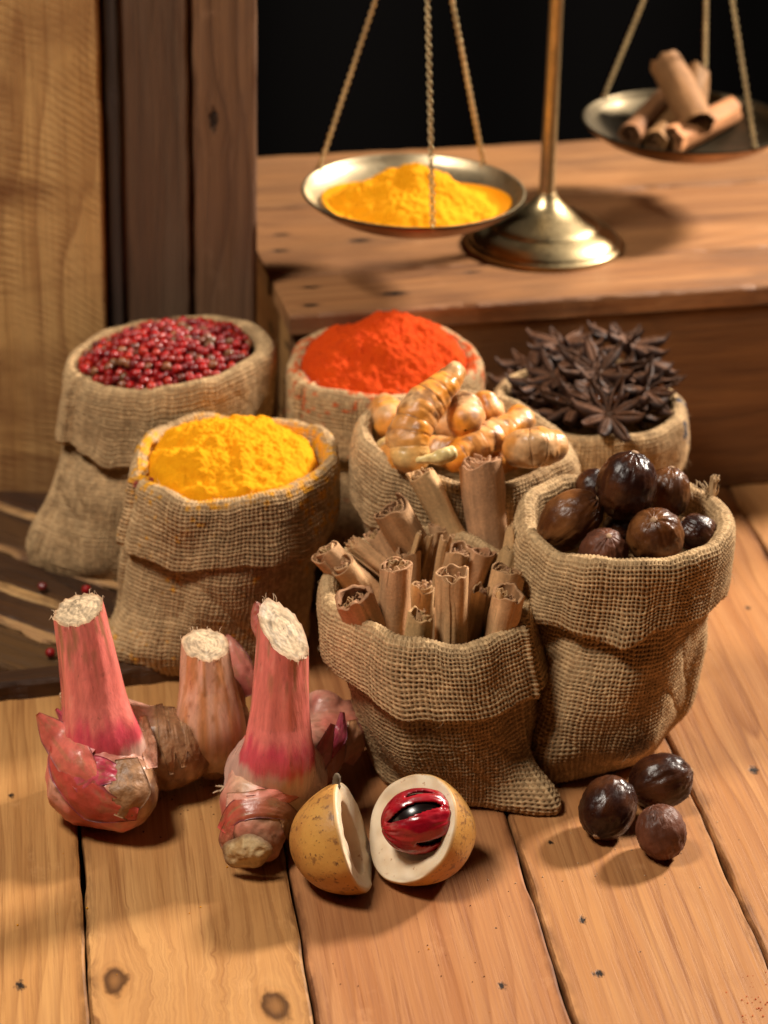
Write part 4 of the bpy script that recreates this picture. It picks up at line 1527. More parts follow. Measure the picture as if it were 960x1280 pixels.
nc = SACKS['nut']['rim']
gs = 'nutmegs in the sack'
for (px, py, r_px, z, ax, mi, mt, lb) in (
        (783, 607, 39, .1190, (.2, .2, 1), 0, NUT_D, 'large glossy dark nutmeg on top of the heap in its sack'),
        (712, 650, 36, .1060, (.75, .1, .65), 2, NUT_B, 'egg-shaped brown nutmeg leaning on the left lip of the sack'),
        (835, 616, 29, .1090, (.1, .3, 1), 0, NUT_B, 'nutmeg with vertical highlights behind the topmost one'),
        (820, 672, 37, .1060, (-.2, -.5, 1), 1, NUT_B, 'ribbed light-brown nutmeg with a pale tip at the front of the heap'),
        (755, 692, 32, .1000, (.1, -.4, 1), 3, NUT_M, 'dull reddish-brown nutmeg low behind the front lip'),
        (775, 662, 22, .0990, (.6, -.2, .5), 1, NUT_D, 'nearly black nutmeg deep between the front nutmegs'),
        (872, 668, 26, .0990, (-.6, .1, .6), 3, NUT_D, 'dark nutmeg half hidden by the right inner rim'),
        (742, 612, 26, .0980, (.3, .2, 1), 1, NUT_D, 'dark nutmeg behind the egg-shaped one')):
    c_ = P(px, py, z)
    nutmeg(c_, r_px / pxm(c_), ax, mi, mt, lb, gs)
gl = 'loose nutmegs on the table'
for (px, py, r_px, ax, mi, mt, lb) in (
        (760, 1010, 37, (-.3, -.62, -.45), 0, NUT_D, 'striped glossy nutmeg with a pale tip next to the burlap corner'),
        (826, 976, 36, (.9, .1, .3), 0, NUT_D, 'almost black wrinkled nutmeg by the sack and the board joint'),
        (826, 1040, 33, (.3, -.3, -.8), 3, NUT_M, 'dull brown grainy nutmeg in front of the other two')):
    c_ = P(px, py, r_px / 3100.)
    r_ = r_px / pxm(c_)
    c_ = P(px, py, r_ * .99)
    nutmeg(c_, r_, ax, mi, mt, lb, gl)

# ================================================================== FRESH TURMERIC
TROOT = vcol_mat('turmeric_skin', rough=.40, nscale=260, bump=.5, bdist=.0010, var=.28, coat=0, coat_rough=.3)


def root_mesh(path, radii, rings, seed, pale=0.0, tip=None):
    n = 90
    pth = catmull(path, n)
    rad = catmull(np.asarray(radii, float)[:, None] * np.array([1., 1, 1]), n)[:, 0]
    s = np.linspace(0, 1, n)
    if rings:
        ph = s * rings + .25 * np.sin(s * 9 + seed)
        fr = ph - np.floor(ph)
        rad = rad * (1 + .022 * np.sin(np.pi * fr) ** .6 - .035 * np.exp(-((fr - .02) / .06) ** 2))
    else:
        fr = np.full(n, .5)
    X = tube(pth, rad, 40)
    full = np.concatenate([[.5] * 4, fr, [.5] * 4])
    N = grid_normals(X, True)
    nz = fbm(X * 120 + seed, 3, seed)
    ctr = X.mean(1, keepdims=True)
    out = (X - ctr)
    out /= np.linalg.norm(out, axis=2)[..., None] + 1e-9
    X = X + out * (nz * .0011)[..., None]
    ns = fbm(X * 90, 3, seed + 5)
    c = mixc((0.66, 0.27, 0.06), (0.74, 0.42, 0.19), sstep(-.3, .6, ns))
    c = mixc_arr(c, np.array((0.82, 0.28, 0.015)), sstep(-.1, .5, fbm(X * 60 + 9, 2, seed + 7)) * .8)
    ringm = np.exp(-((full[:, None] - .02) / .06) ** 2) * (.5 + .5 * sstep(-.2, .5, fbm(X * 150, 2, seed + 1)))
    c = mixc_arr(c, np.array((0.26, 0.11, 0.045)), ringm * .75 if rings else ringm * 0)
    c = mixc_arr(c, np.array((0.20, 0.085, 0.035)), sstep(.35, .75, fbm(X * 210, 2, seed + 21)) * .7)
    if pale:
        c = mixc_arr(c, np.array((0.80, 0.62, 0.26)), np.full(c.shape[:2], pale))
    if tip is not None:
        sN = np.linspace(0, 1, X.shape[0])[:, None] + 0 * X[..., 0]
        c = mixc_arr(c, np.array((0.78, 0.52, 0.20)), (sstep(.25, .0, sN) if tip == 0 else sstep(.75, 1, sN)) * .8)
    return X, c


def turmeric(pts, rpx, rings, label, seed, pale=0., tip=None, shoot=None):
    w = [P(*p) for p in pts]
    k = pxm(w[0])
    base = np.mean(w, axis=0)
    X, c = root_mesh(np.array(w) - base, np.array(rpx) / k, rings, seed, pale, tip)
    root = tag(empty('turmeric_root', tuple(base)), label, 'turmeric root', 'fresh turmeric roots in the sack')
    obj('skin', mesh_np('skin', X, grid_quads(X.shape[0], X.shape[1], True), col=c), TROOT, root)
    if shoot:
        w2 = [P(*p) - base for p in shoot[0]]
        X, c = root_mesh(np.array(w2), np.array(shoot[1]) / k, 0, seed + 3, .85)
        obj('shoot', mesh_np('shoot', X, grid_quads(X.shape[0], X.shape[1], True), col=c), TROOT, root)


turmeric([(570, 464, .139), (548, 488, .134), (526, 512, .128), (514, 542, .120), (513, 570, .112)], [12, 20, 25, 27, 24], 9, 'long ringed turmeric root curling up towards the orange powder', 2, tip=1,
         shoot=([(524, 576, .1165), (548, 572, .119), (566, 566, .121)], [5, 8, 6]))
turmeric([(580, 512, .121), (581, 528, .120)], [22, 22], 1, 'round knob of turmeric root beside the long ringed root', 5)
turmeric([(606, 505, .119), (613, 515, .117)], [18, 18], 0, 'smaller orange turmeric knob behind the round one', 6)
turmeric([(566, 572, .108), (600, 552, .112), (652, 528, .114)], [18, 20, 19], 7, 'ringed turmeric finger lying across the sack mouth', 7)
turmeric([(648, 561, .1165), (668, 559, .118), (688, 557, .117)], [22, 25, 23], 3, 'stubby turmeric root resting on the right rim', 8)
turmeric([(480, 512, .108), (490, 530, .108)], [21, 22], 2, 'brownish turmeric knob half hidden behind the long root', 9)
turmeric([(488, 560, .106), (505, 580, .106)], [17, 17], 2, 'brown turmeric end at the left rim under the long root', 10, tip=0)
turmeric([(645, 520, .112), (656, 524, .112)], [13, 13], 0, 'tiny turmeric nub behind the stubby root', 11)
turmeric([(540, 560, .098), (600, 575, .096), (650, 565, .098)], [18, 20, 18], 4, 'turmeric root buried low under the others', 12)
turmeric([(560, 530, .100), (620, 535, .100)], [20, 20], 3, 'turmeric root wedged under the two knobs', 13)

# ================================================================== GALANGAL
GAL = vcol_mat('galangal_skin', rough=.42, nscale=300, bump=.45, bdist=.0008, var=.20, coat=.10, coat_rough=.25, sss=.06)


def stem_mat():
    t = NT('galangal_stem')
    co = t.objco
    vein = t.noise(t.mapping(co, (620, 620, 26)), 1.0, 4, .6)
    blot = t.noise(t.mapping(co, (130, 130, 60)), 1.0, 4, .65)
    speck = t.noise(t.mapping(co, (420, 420, 170)), 1.0, 3, .6)
    c = t.attr()
    hsv = t.n('ShaderNodeHueSaturation', ins={'Value': t.math('MULTIPLY', t.maprange(vein, .3, .7, .84, 1.12), t.maprange(blot, .3, .7, .86, 1.10)), 'Color': c})
    c = t.mix(t.maprange(speck, .66, .74, 0, .55), hsv.outputs[0], (.30, .10, .06))
    c = t.mix(t.maprange(blot, .60, .74, 0, .35), c, (.74, .42, .30))
    t.p(Base_Color=c, Roughness=t.maprange(blot, .3, .7, .22, .46), Normal=t.bump(t.math('ADD', vein, t.math('MULTIPLY', speck, .5)), .30, .0007), Coat_Weight=.4, Coat_Roughness=.15,
        Subsurface_Weight=.06, Subsurface_Radius=(.004, .0015, .001))
    return t.mat


STEM = stem_mat()
GALB = vcol_mat('galangal_bark', rough=.55, nscale=420, bump=.7, bdist=.0010, var=.30)
CUT = vcol_mat('galangal_cut', rough=.7, nscale=600, bump=.5, bdist=.0006, var=.22)
PINK, DPINK, PALE, CREAM, BROWN, DBROWN, PURP = [np.array(c) for c in ((0.82, 0.205, 0.165), (0.72, 0.060, 0.110), (0.76, 0.38, 0.27), (0.70, 0.50, 0.30), (0.34, 0.17, 0.075), (0.15, 0.065, 0.03), (0.10, 0.03, 0.06))]


def stalk(parent, base, path, radii, cut_slope, seed, colfn, nring=56, cutcol=CREAM):
    """stem with a flared foot and a cut top; path in world coordinates"""
    n = 90
    pth = catmull(path, n)
    rad = catmull(np.asarray(radii, float)[:, None] * np.ones(3), n)[:, 0]
    X = tube(pth, rad, nring, cap=False)
    s = np.linspace(0, 1, n)[:, None]
    ctr = pth[:, None]
    out = (X - ctr) / rad[:, None, None]
    lng = fbm(np.concatenate([out[..., :2] * 3.0, (s + 0 * out[..., 0])[..., None] * 2.0], -1), 3, seed)
    X = X + out * (lng * .05 * rad[:, None])[..., None]
    top = X[-1]
    axis = pth[-1] - pth[-4]
    axis /= np.linalg.norm(axis)
    sh = (top - pth[-1]) @ np.asarray(cut_slope)
    rag = .0006 * vnoise(np.stack([np.arange(nring) * .7, np.zeros(nring), np.zeros(nring)], -1), seed)
    w = sstep(.6, 1, s)
    X = X + (w * (sh + rag)[None])[..., None] * axis
    col = colfn(X, s + 0 * X[..., 0], out, seed)
    obj('stalk', mesh_np('stalk', X - base, grid_quads(n, nring, True), col=col), STEM, parent)
    # cut face: concentric fibre rings
    m_ = 26
    rho = np.linspace(1.0, 0.02, m_)[:, None]
    cen = X[-1].mean(0)
    D = cen + (X[-1] - cen)[None] * rho[..., None]
    th = np.arctan2(*(np.stack([(X[-1] - cen) @ np.array([1, 0, 0]), (X[-1] - cen) @ np.array([0, 1, 0])])))
    pn = np.stack([np.cos(th)[None] * rho * 5, np.sin(th)[None] * rho * 5, rho * 9 + 0 * th[None]], -1)
    hh = .00030 * fbm(pn * .5, 2, seed + 2) + .0009 * (1 - rho ** 2)
    D = D + hh[..., None] * axis
    D[0] = X[-1]
    cc = mixc(cutcol * .95, cutcol * .52, sstep(-.3, .7, fbm(pn * .8, 3, seed + 8)))
    cc = cc * (.90 + .10 * np.sin(rho * 46 + 1.5 * vnoise(pn * .5, seed)))[..., None]
    cc = mixc_arr(cc, np.array((.40, .22, .11)), sstep(.84, 1.0, rho + .05 * vnoise(pn, seed + 1)) * .85)
    obj('cut_end', mesh_np('cut_end', D - base, grid_quads(m_, nring, True), col=cc), CUT, parent)
    # frayed rim
    mb = MB()
    rg_ = np.random.default_rng(seed)
    for i in range(16):
        j = rg_.integers(nring)
        p0 = X[-1][j]
        o_ = (p0 - cen) / np.linalg.norm(p0 - cen)
        L = rg_.uniform(.0008, .0026)
        add_tube(mb, np.array([p0 - axis * .0006, p0 + axis * L * .6 + o_ * .0004, p0 + axis * L * rg_.uniform(-.6, 1) + o_ * L * .6 + rg_.normal(0, .0003, 3)]), [.00016, .00012, .00005], 4)
    tag(obj('frayed_fibres', mb.mesh('fray', center=base), FRAY, parent), kind='stuff')


FRAY = NT('root_fibre').p(Base_Color=(0.60, 0.42, 0.26), Roughness=.8)


def pink_stem(X, s, out, seed):
    c = mixc(PINK, PINK * 1.10, sstep(-.4, .6, fbm(out * np.array([3, 3, 0]) + s[..., None] * 1.2, 2, seed)))
    rib = fbm(np.stack([out[..., 0] * 11, out[..., 1] * 11, s * 1.5], -1), 3, seed + 14)
    c = c * (1 + .10 * rib)[..., None]
    c = mixc_arr(c, DPINK, sstep(.44, .33, s + .07 * rib) * .85)
    c = mixc_arr(c, np.array((.80, .58, .45)), sstep(.29, .24, s + .02 * rib) * .85)
    st = fbm(np.stack([out[..., 0] * 9, out[..., 1] * 9, s * 3.0], -1), 3, seed + 4)
    c = mixc_arr(c, BROWN, sstep(.78, 1.02, s + .22 * st) * sstep(.2, .7, st + .2) * .75)
    c = mixc_arr(c, DBROWN, sstep(.95, 1.2, fbm(np.stack([out[..., 0] * 14, out[..., 1] * 14, s * 12], -1), 2, seed + 6)) * .4)
    return c


def tan_stem(X, s, out, seed):
    st = fbm(np.stack([out[..., 0] * 6, out[..., 1] * 6, s * 2.2], -1), 3, seed + 4)
    c = mixc((0.74, 0.42, 0.27), (0.62, 0.27, 0.11), sstep(-.15, .65, st))
    c = mixc_arr(c, np.array((.36, .15, .05)), sstep(.45, 1.0, fbm(np.stack([out[..., 0] * 10, out[..., 1] * 10, s * 5], -1), 3, seed + 9)) * .8)
    c = mixc_arr(c, CREAM, sstep(.35, .15, s) * .5)
    return c


def blob_mesh(parts, voxel, seed, amp, colfn, base, smooth_it=10, rings=None):
    """parts: list of (path, radii) tubes fused into one skin"""
    mb = MB()
    for path, radii in parts:
        n = 24
        pth = catmull(path, n)
        rad = catmull(np.asarray(radii, float)[:, None] * np.ones(3), n)[:, 0]
        X = tube(pth, rad, 24)
        mb.add(X, grid_quads(X.shape[0], 24, True, flip=False))
    V = np.concatenate(mb.V)
    Q = np.concatenate(mb.Q)
    me, co, no = remesh(V, Q, voxel, smooth_it)
    d = amp * fbm(co * 85, 2, seed) + amp * .35 * fbm(co * 260, 2, seed + 3)
    co2 = co + no * d[:, None]
    co2[:, 2] = np.maximum(co2[:, 2], 0.0005)
    me.vertices.foreach_set('co', (co2 - base).astype(np.float32).ravel())
    for p_ in me.polygons:
        p_.use_smooth = True
    set_col(me, colfn(co2, no, seed))
    me.update()
    return me


def leaf_shell(bpt, tip, normal, width, cup, bulge, col0, col1, seed, base, parent, mat, name='bud_scale', edgecol=PURP, th=.0008):
    bpt, tip, normal = [np.asarray(a, float) for a in (bpt, tip, normal)]
    ax = tip - bpt
    L = np.linalg.norm(ax)
    ax /= L
    nrm = normal - ax * (normal @ ax)
    nrm /= np.linalg.norm(nrm)
    sd_ = np.cross(ax, nrm)
    ns, nt = 30, 21
    s = np.linspace(0, 1, ns)[:, None]
    t = np.linspace(-1, 1, nt)[None]
    w = width * (np.sin(np.pi * np.clip(.22 + .78 * s, 0, 1)) ** .75) + width * .02
    x = s * L
    yv = w * np.sin(t * 1.1) / math.sin(1.1)
    zv = bulge * np.sin(np.pi * (s * .9 + .1)) - cup * w * (1 - np.cos(t * 1.25))
    rgh = .0004 * fbm(np.stack([s * 9 + 0 * t, t * 4 + 0 * s, np.full((ns, nt), seed)], -1), 2, seed)
    Xt = bpt + x[..., None] * ax + yv[..., None] * sd_ + (zv + rgh)[..., None] * nrm
    Xb = Xt - nrm * th
    col = mixc(col0, col1, (s + 0 * t) ** .8)
    col = mixc_arr(col, edgecol, sstep(.80, 1.0, np.abs(t) + .12 * vnoise(np.stack([s * 14 + 0 * t, t * 2 + 0 * s, 0 * s * t + seed], -1), seed)) * .8)
    col = mixc_arr(col, BROWN, sstep(.15, .7, fbm(np.stack([s * 5 + 0 * t, t * 5 + 0 * s, 0 * s * t + seed], -1), 3, seed + 2)) * .55)
    mb = MB()
    mb.add(Xt, grid_quads(ns, nt), col=col.reshape(-1, 3))
    mb.add(Xb, grid_quads(ns, nt, flip=True), col=(col * .8).reshape(-1, 3))
    V = np.concatenate(mb.V)
    idx = np.arange(ns * nt).reshape(ns, nt)
    bord = np.concatenate([idx[0, :], idx[1:, -1], idx[-1, -2::-1], idx[-2:0:-1, 0]])
    b2 = np.roll(bord, -1)
    rim = np.stack([bord, b2, b2 + ns * nt, bord + ns * nt], 1)
    mb.Q.append(rim)
    obj(name, mb.mesh(name, center=base), mat, parent)


def surf_patch(me, base, centre, hw, lift, c0, c1, seed, parent, mat, name='bud_scale', edgecol=PURP, th=.0007, brown=.5):
    """skin scale lying on a rhizome: its outline is taken to the rhizome's own surface and lifted off it"""
    from mathutils.bvhtree import BVHTree
    vs_ = [v.co + Vector(base) for v in me.vertices]
    bvh = BVHTree.FromPolygons(vs_, [tuple(p_.vertices) for p_ in me.polygons])
    ns, nt = 34, 19
    ctr = catmull(np.array(centre, float), ns)
    h_ = np.interp(np.linspace(0, 1, ns), np.linspace(0, 1, len(hw)), hw)
    l_ = np.interp(np.linspace(0, 1, ns), np.linspace(0, 1, len(lift)), lift)
    T_ = np.gradient(ctr, axis=0)
    T_ /= np.linalg.norm(T_, axis=1)[:, None]
    prp = np.stack([-T_[:, 1], T_[:, 0]], 1)
    tt_a = np.linspace(-1, 1, nt)
    Xt = np.zeros((ns, nt, 3))
    cam_v = Vector(CAM)
    last = None
    D = np.full((ns, nt), np.nan)
    for i in range(ns):
        for j in range(nt):
            p2 = ctr[i] + prp[i] * h_[i] * tt_a[j]
            hit = bvh.ray_cast(cam_v, Vector(ray(*p2)))
            if hit[0] is not None:
                D[i, j] = hit[3]
    med = np.nanmax(D)
    D = np.where(np.isnan(D), med, D)
    D = np.minimum(D, np.nanmin(D) + .016)
    for _ in range(6):
        E_ = np.pad(D, 1, mode='edge')
        D = np.minimum(D, (E_[:-2, 1:-1] + E_[2:, 1:-1] + E_[1:-1, :-2] + E_[1:-1, 2:] + D) / 5)
    for i in range(ns):
        for j in range(nt):
            p2 = ctr[i] + prp[i] * h_[i] * tt_a[j]
            arch = (1 - tt_a[j] ** 2)
            Xt[i, j] = CAM + ray(*p2) * (D[i, j] - l_[i] * (.45 + .55 * arch))
    s_, t_ = np.meshgrid(np.linspace(0, 1, ns), tt_a, indexing='ij')
    q_ = np.stack([s_ * 6, t_ * 3, s_ * 0 + seed], -1)
    Xt = Xt + (.0003 * fbm(q_, 2, seed))[..., None] * np.array([0, -.8, .5])
    col = mixc(c0, c1, s_)
    col = mixc_arr(col, BROWN, sstep(.1, .7, fbm(q_ * 1.3, 3, seed + 2)) * brown)
    col = mixc_arr(col, edgecol, sstep(.84, 1.0, np.abs(t_) + .10 * vnoise(q_ * 2, seed)) * .75)
    Xb = Xt - np.array([0, -.7, .5]) * th * 1.5
    mb = MB()
    mb.add(Xt, grid_quads(ns, nt), col=col.reshape(-1, 3))
    mb.add(Xb, grid_quads(ns, nt, flip=True), col=(col * .8).reshape(-1, 3))
    idx = np.arange(ns * nt).reshape(ns, nt)
    bord = np.concatenate([idx[0, :], idx[1:, -1], idx[-1, -2::-1], idx[-2:0:-1, 0]])
    b2 = np.roll(bord, -1)
    mb.Q.append(np.stack([bord, b2, b2 + ns * nt, bord + ns * nt], 1))
    obj(name, mb.mesh(name, center=base), mat, parent)


def rootlets(parent, base, pts, seed, n=7, mat=None, L=(.002, .006)):
    rg_ = np.random.default_rng(seed)
    mb = MB()
    for p in pts:
        p = np.asarray(p, float)
        for i in range(n):
            d = rg_.normal(size=3) * [1, 1, .5] + [0, -.5, -.3]
            d /= np.linalg.norm(d)
            l_ = rg_.uniform(*L)
            pt = np.array([p, p + d * l_ * .5 + rg_.normal(0, .0004, 3), p + d * l_ + rg_.normal(0, .0008, 3)])
            pt[:, 2] = np.maximum(pt[:, 2], .0006)
            add_tube(mb, pt, [.0006, .0005, .0003], 5)
    tag(obj('rootlets', mb.mesh('rootlets', center=base), FRAY, parent), kind='stuff')


# ---- left rhizome: thick pink stalk, bulb with a red bud, brown joint, tan second stalk
bA = P(130, 965, .020)
gA = empty('galangal_root', (bA[0], bA[1], 0))
base = np.array([bA[0], bA[1], 0])
tag(gA, 'pink galangal rhizome with a thick red stalk, a bud and a shorter tan stalk', 'galangal', 'galangal rhizomes')
c1 = P(128, 930, .026)
c2 = P(120, 975, .019)
c3 = P(150, 990, .017)
j1 = P(205, 935, .019)
j2 = P(262, 920, .018)


def colA(co, no, seed):
    a = fbm(co * 70, 3, seed)
    # skin near the stalk foot is pale pink, the lower nose red, the right joint brown
    dx = (co[:, 0] - bA[0])
    c = mixc(PALE, PINK, sstep(-.4, .5, a))
    c = mixc_arr(c, CREAM * .95, np.exp(-(np.linalg.norm(co - P(165, 915, .03), axis=1) / .008) ** 2) * .8)
    low = sstep(.024, .008, co[:, 2])
    c = mixc_arr(c, np.array((.55, .10, .055)), low * sstep(.012, -.006, dx) * .9)
    c = mixc_arr(c, DPINK, np.exp(-(np.linalg.norm(co - P(112, 960, .03), axis=1) / .009) ** 2) * .7)
    c = mixc_arr(c, BROWN * 1.1, np.exp(-(np.linalg.norm((co - P(160, 985, .026)) * [1, .7, .8], axis=1) / .0105) ** 4) * sstep(-.6, .1, a) * .95)
    c = mixc_arr(c, BROWN * 1.05, sstep(.013, .020, dx))
    b = fbm(np.stack([co[:, 0] * 330, co[:, 1] * 120, co[:, 2] * 120], -1), 3, seed + 9)
    c = mixc_arr(c, DBROWN, sstep(.1, .75, b) * sstep(.012, .022, dx) * .75)
    c = mixc_arr(c, DBROWN * 1.4, sstep(.45, .95, fbm(co * 200, 3, seed + 4)) * .6)
    c = mixc_arr(c, np.array((.66, .40, .22)), sstep(.3, .8, -b) * sstep(.012, .022, dx) * .6)
    return c


parts = [(np.array([c1, c2]), [.0215, .0205]), (np.array([c2, c3]), [.0195, .0165]), (np.array([P(157, 983, .022), P(163, 992, .020)]), [.0125, .0120]),
         (np.array([P(150, 930, .022), P(190, 930, .020)]), [.019, .016]), (np.array([P(193, 934, .020), P(196, 934, .020)]), [.0178, .0178]), (np.array([P(210, 936, .019), P(212, 936, .019)]), [.0170, .0170]),
         (np.array([P(227, 934, .018), P(229, 934, .018)]), [.0150, .0150]), (np.array([P(283, 930, .016), P(290, 915, .018)]), [.0115, .0100]), (np.array([P(268, 945, .012), P(262, 935, .014)]), [.0100, .0110]),
         (np.array([j1, j2]), [.0125, .0120]), (np.array([j2, P(275, 900, .02)]), [.0135, .0130])]
meA = blob_mesh(parts, .0009, 5, .0009, colA, base, 4)
obj('rhizome', meA, GAL, gA)
f1 = P(128, 925, .034)
top1 = Py(98, 762, f1[1] + .010)
stalk(gA, base, np.array([P(132, 945, .022), f1, lerp(f1, top1, .33), lerp(f1, top1, .68), top1]), [.0215, .0162, .0128, .0112, .0100], (.05, .35, 0), 3, pink_stem)
f2 = P(262, 905, .028)
top2 = Py(257, 806, f2[1] + .006)
stalk(gA, base, np.array([P(264, 925, .016), f2, lerp(f2, top2, .5), top2]), [.0160, .0142, .0116, .0094], (-.15, .40, 0), 8, tan_stem)
RED, SALM = np.array((.56, .075, .05)), np.array((.68, .15, .105))
surf_patch(meA, base, [(150, 1022), (162, 988), (158, 948)], [10, 27, 14], [.0004, .0010, .0004], BROWN * 1.1, BROWN * .9, 3, gA, GALB, 'brown_scale', edgecol=DBROWN, brown=.8)
surf_patch(meA, base, [(172, 1018), (118, 1004), (80, 962), (66, 930)], [8, 24, 20, 4], [.0004, .0014, .0018, .0014], RED, RED * .9, 5, gA, GAL)
surf_patch(meA, base, [(150, 968), (118, 965), (92, 985)], [10, 22, 10], [.0004, .0014, .0018], np.array((.62, .05, .10)), np.array((.60, .10, .12)), 6, gA, GAL)
surf_patch(meA, base, [(117, 978), (92, 948), (66, 915), (47, 892)], [14, 25, 19, 3], [.0012, .0032, .0052, .0060], SALM * 1.05, SALM * .95, 7, gA, GAL)
surf_patch(meA, base, [(120, 936), (92, 912), (70, 886)], [12, 11, 2], [.0010, .0024, .0040], np.array((.72, .22, .20)), np.array((.60, .08, .14)), 8, gA, GAL, brown=.15)
surf_patch(meA, base, [(190, 960), (185, 930), (178, 895)], [7, 11, 5], [.0006, .0016, .0020], PALE, BROWN * 1.3, 9, gA, GALB, 'papery_sheath', edgecol=DBROWN)
for k_, x_ in enumerate((207, 222, 238)):
    surf_patch(meA, base, [(x_ + 8, 968 - 9 * k_), (x_ + 2, 930), (x_ - 8, 880 + 4 * k_)], [3, 10, 4], [.0004, .0012, .0010], BROWN * 1.25, BROWN * .8, 30 + k_, gA, GALB, 'papery_sheath', edgecol=DBROWN, brown=.7)
leaf_shell(P(112, 900, .034), P(74, 868, .046), (-.8, -.4, .4), .0100, .9, .003, PALE, CREAM, 9, base, gA, GAL, edgecol=CREAM)
leaf_shell(P(296, 905, .022), P(276, 835, .046), (.5, -.8, .2), .0080, .9, .002, np.array((.45, .19, .07)), np.array((.36, .15, .06)), 11, base, gA, GALB, 'sheath', edgecol=DBROWN)
leaf_shell(P(226, 930, .018), P(240, 850, .040), (-.8, -.6, .1), .0070, .9, .002, np.array((.50, .22, .09)), np.array((.42, .20, .09)), 13, base, gA, GALB, 'sheath', edgecol=DBROWN)
leaf_shell(P(312, 870, .030), P(283, 792, .052), (.2, -1, .3), .0060, .9, .002, np.array((.55, .15, .11)), np.array((.60, .22, .16)), 15, base, gA, GAL, 'bud_scale')
rootlets(gA, base, [P(178, 965, .016), P(200, 975, .006), P(245, 950, .010), P(260, 955, .008), P(275, 945, .012)], 3)

# ---- right rhizome
bB = P(335, 990, .02)
gB = empty('galangal_root', (bB[0], bB[1], 0))
base = np.array([bB[0], bB[1], 0])
tag(gB, 'galangal rhizome with one slant-cut pink stalk and a cut brown nose', 'galangal', 'galangal rhizomes')
nose = P(318, 1052, .0110)
noseDir = np.array([-.15, -1, .10])


def colB(co, no, seed):
    a = fbm(co * 70, 3, seed)
    c = mixc(PALE, PINK * 1.05, sstep(-.3, .5, a))
    c = mixc_arr(c, CREAM * .95, np.exp(-((np.linalg.norm((co - P(350, 985, .030)) * [1, 1, 1.3], axis=1) - .014) / .006) ** 2) * .75)
    dn = np.linalg.norm(co - nose, axis=1)
    c = mixc_arr(c, np.array((.52, .075, .05)), np.exp(-(np.linalg.norm(co - P(285, 1020, .018), axis=1) / .009) ** 2) * .9)
    c = mixc_arr(c, PURP, np.exp(-(np.linalg.norm((co - P(322, 1018, .028)) * [.6, 1, 2.2], axis=1) / .0062) ** 2) * .95)
    c = mixc_arr(c, BROWN, np.exp(-(dn / .0135) ** 4) * .95)
    b = fbm(np.stack([co[:, 0] * 160, co[:, 1] * 300, co[:, 2] * 300], -1), 3, seed + 9)
    c = mixc_arr(c, DBROWN, sstep(.1, .7, b) * np.exp(-(dn / .016) ** 4) * .8)
    dx = co[:, 0] - bB[0]
    c = mixc_arr(c, np.array((.40, .14, .085)), sstep(.014, .026, dx) * .85)
    c = mixc_arr(c, DBROWN * 1.4, sstep(.4, .95, fbm(co * 200, 3, seed + 4)) * .55)
    return c


parts = [(np.array([P(345, 960, .024), P(335, 995, .019)]), [.0190, .0175]), (np.array([P(325, 1005, .0185), P(318, 1042, .0122)]), [.0168, .0130]),
         (np.array([P(375, 955, .020), P(405, 930, .019)]), [.0140, .0120]), (np.array([P(405, 925, .020), P(440, 905, .020)]), [.0115, .0105]), (np.array([P(400, 905, .022), P(405, 885, .028)]), [.0110, .0085])]
meB = blob_mesh(parts, .0009, 15, .0008, colB, base, 4)
obj('rhizome', meB, GAL, gB)
f1 = P(347, 945, .038)
top1 = Py(354, 788, f1[1] + .006)
stalk(gB, base, np.array([P(345, 970, .022), f1, lerp(f1, top1, .3), lerp(f1, top1, .65), top1]), [.0205, .0152, .0122, .0108, .0098], (-.75, .65, 0), 13, pink_stem)
# pale cut nose
B = basis(noseDir, (1, 0, 0))
n_, m_ = 40, 16
rho = np.linspace(1, .02, m_)[:, None]
th = (np.arange(n_) / n_ * 2 * np.pi)[None]
rr = .0080 * rho * (1 + .12 * np.sin(2 * th + .5) + .05 * np.sin(5 * th))
loc = np.stack([rr * np.cos(th) * 1.15, rr * np.sin(th), .0040 * (1 - rho ** 2) + .0005 * fbm(np.stack([rr * np.cos(th) * 400, rr * np.sin(th) * 400, rr * 0], -1), 3, 4)], -1)
cN = nose + np.asarray(noseDir) / np.linalg.norm(noseDir) * .0095 + [-.001, 0, .0005]
Xn = cN + loc @ B.T
Xn[..., 2] = np.maximum(Xn[..., 2], .0006)
cc = mixc((.62, .44, .22), (.42, .24, .09), sstep(-.2, .6, fbm(loc * 300, 3, 7)))
cc = mixc_arr(cc, DBROWN * 1.3, sstep(.75, 1, rho + 0 * th) * .8)
obj('cut_nose', mesh_np('cut_nose', Xn - base, grid_quads(m_, n_, True), col=cc), CUT, gB)
leaf_shell(P(330, 800, .070), P(319, 752, .084), (-.3, -1, .2), .0048, .9, .0010, np.array((.55, .16, .12)), np.array((.42, .12, .09)), 21, base, gB, GAL, 'sheath', edgecol=DBROWN)
surf_patch(meB, base, [(283, 1000), (325, 1003), (378, 985)], [9, 17, 9], [.0004, .0014, .0006], PALE, SALM * 1.1, 23, gB, GAL, edgecol=BROWN, brown=.3)
surf_patch(meB, base, [(276, 1038), (300, 1012), (345, 1010), (380, 1030)], [6, 15, 14, 5], [.0004, .0016, .0018, .0006], RED, BROWN, 24, gB, GAL, edgecol=PURP, brown=.7)
surf_patch(meB, base, [(292, 1075), (283, 1050), (288, 1025)], [5, 10, 6], [.0004, .0012, .0006], BROWN, RED * .8, 25, gB, GALB, 'papery_sheath', edgecol=DBROWN)
surf_patch(meB, base, [(372, 1065), (366, 1040), (352, 1018)], [5, 11, 6], [.0004, .0012, .0006], BROWN, BROWN * 1.2, 26, gB, GALB, 'papery_sheath', edgecol=DBROWN)
surf_patch(meB, base, [(385, 978), (402, 945), (416, 905)], [10, 13, 3], [.0008, .0018, .0030], np.array((.70, .36, .28)), np.array((.55, .14, .15)), 27, gB, GAL, brown=.3)
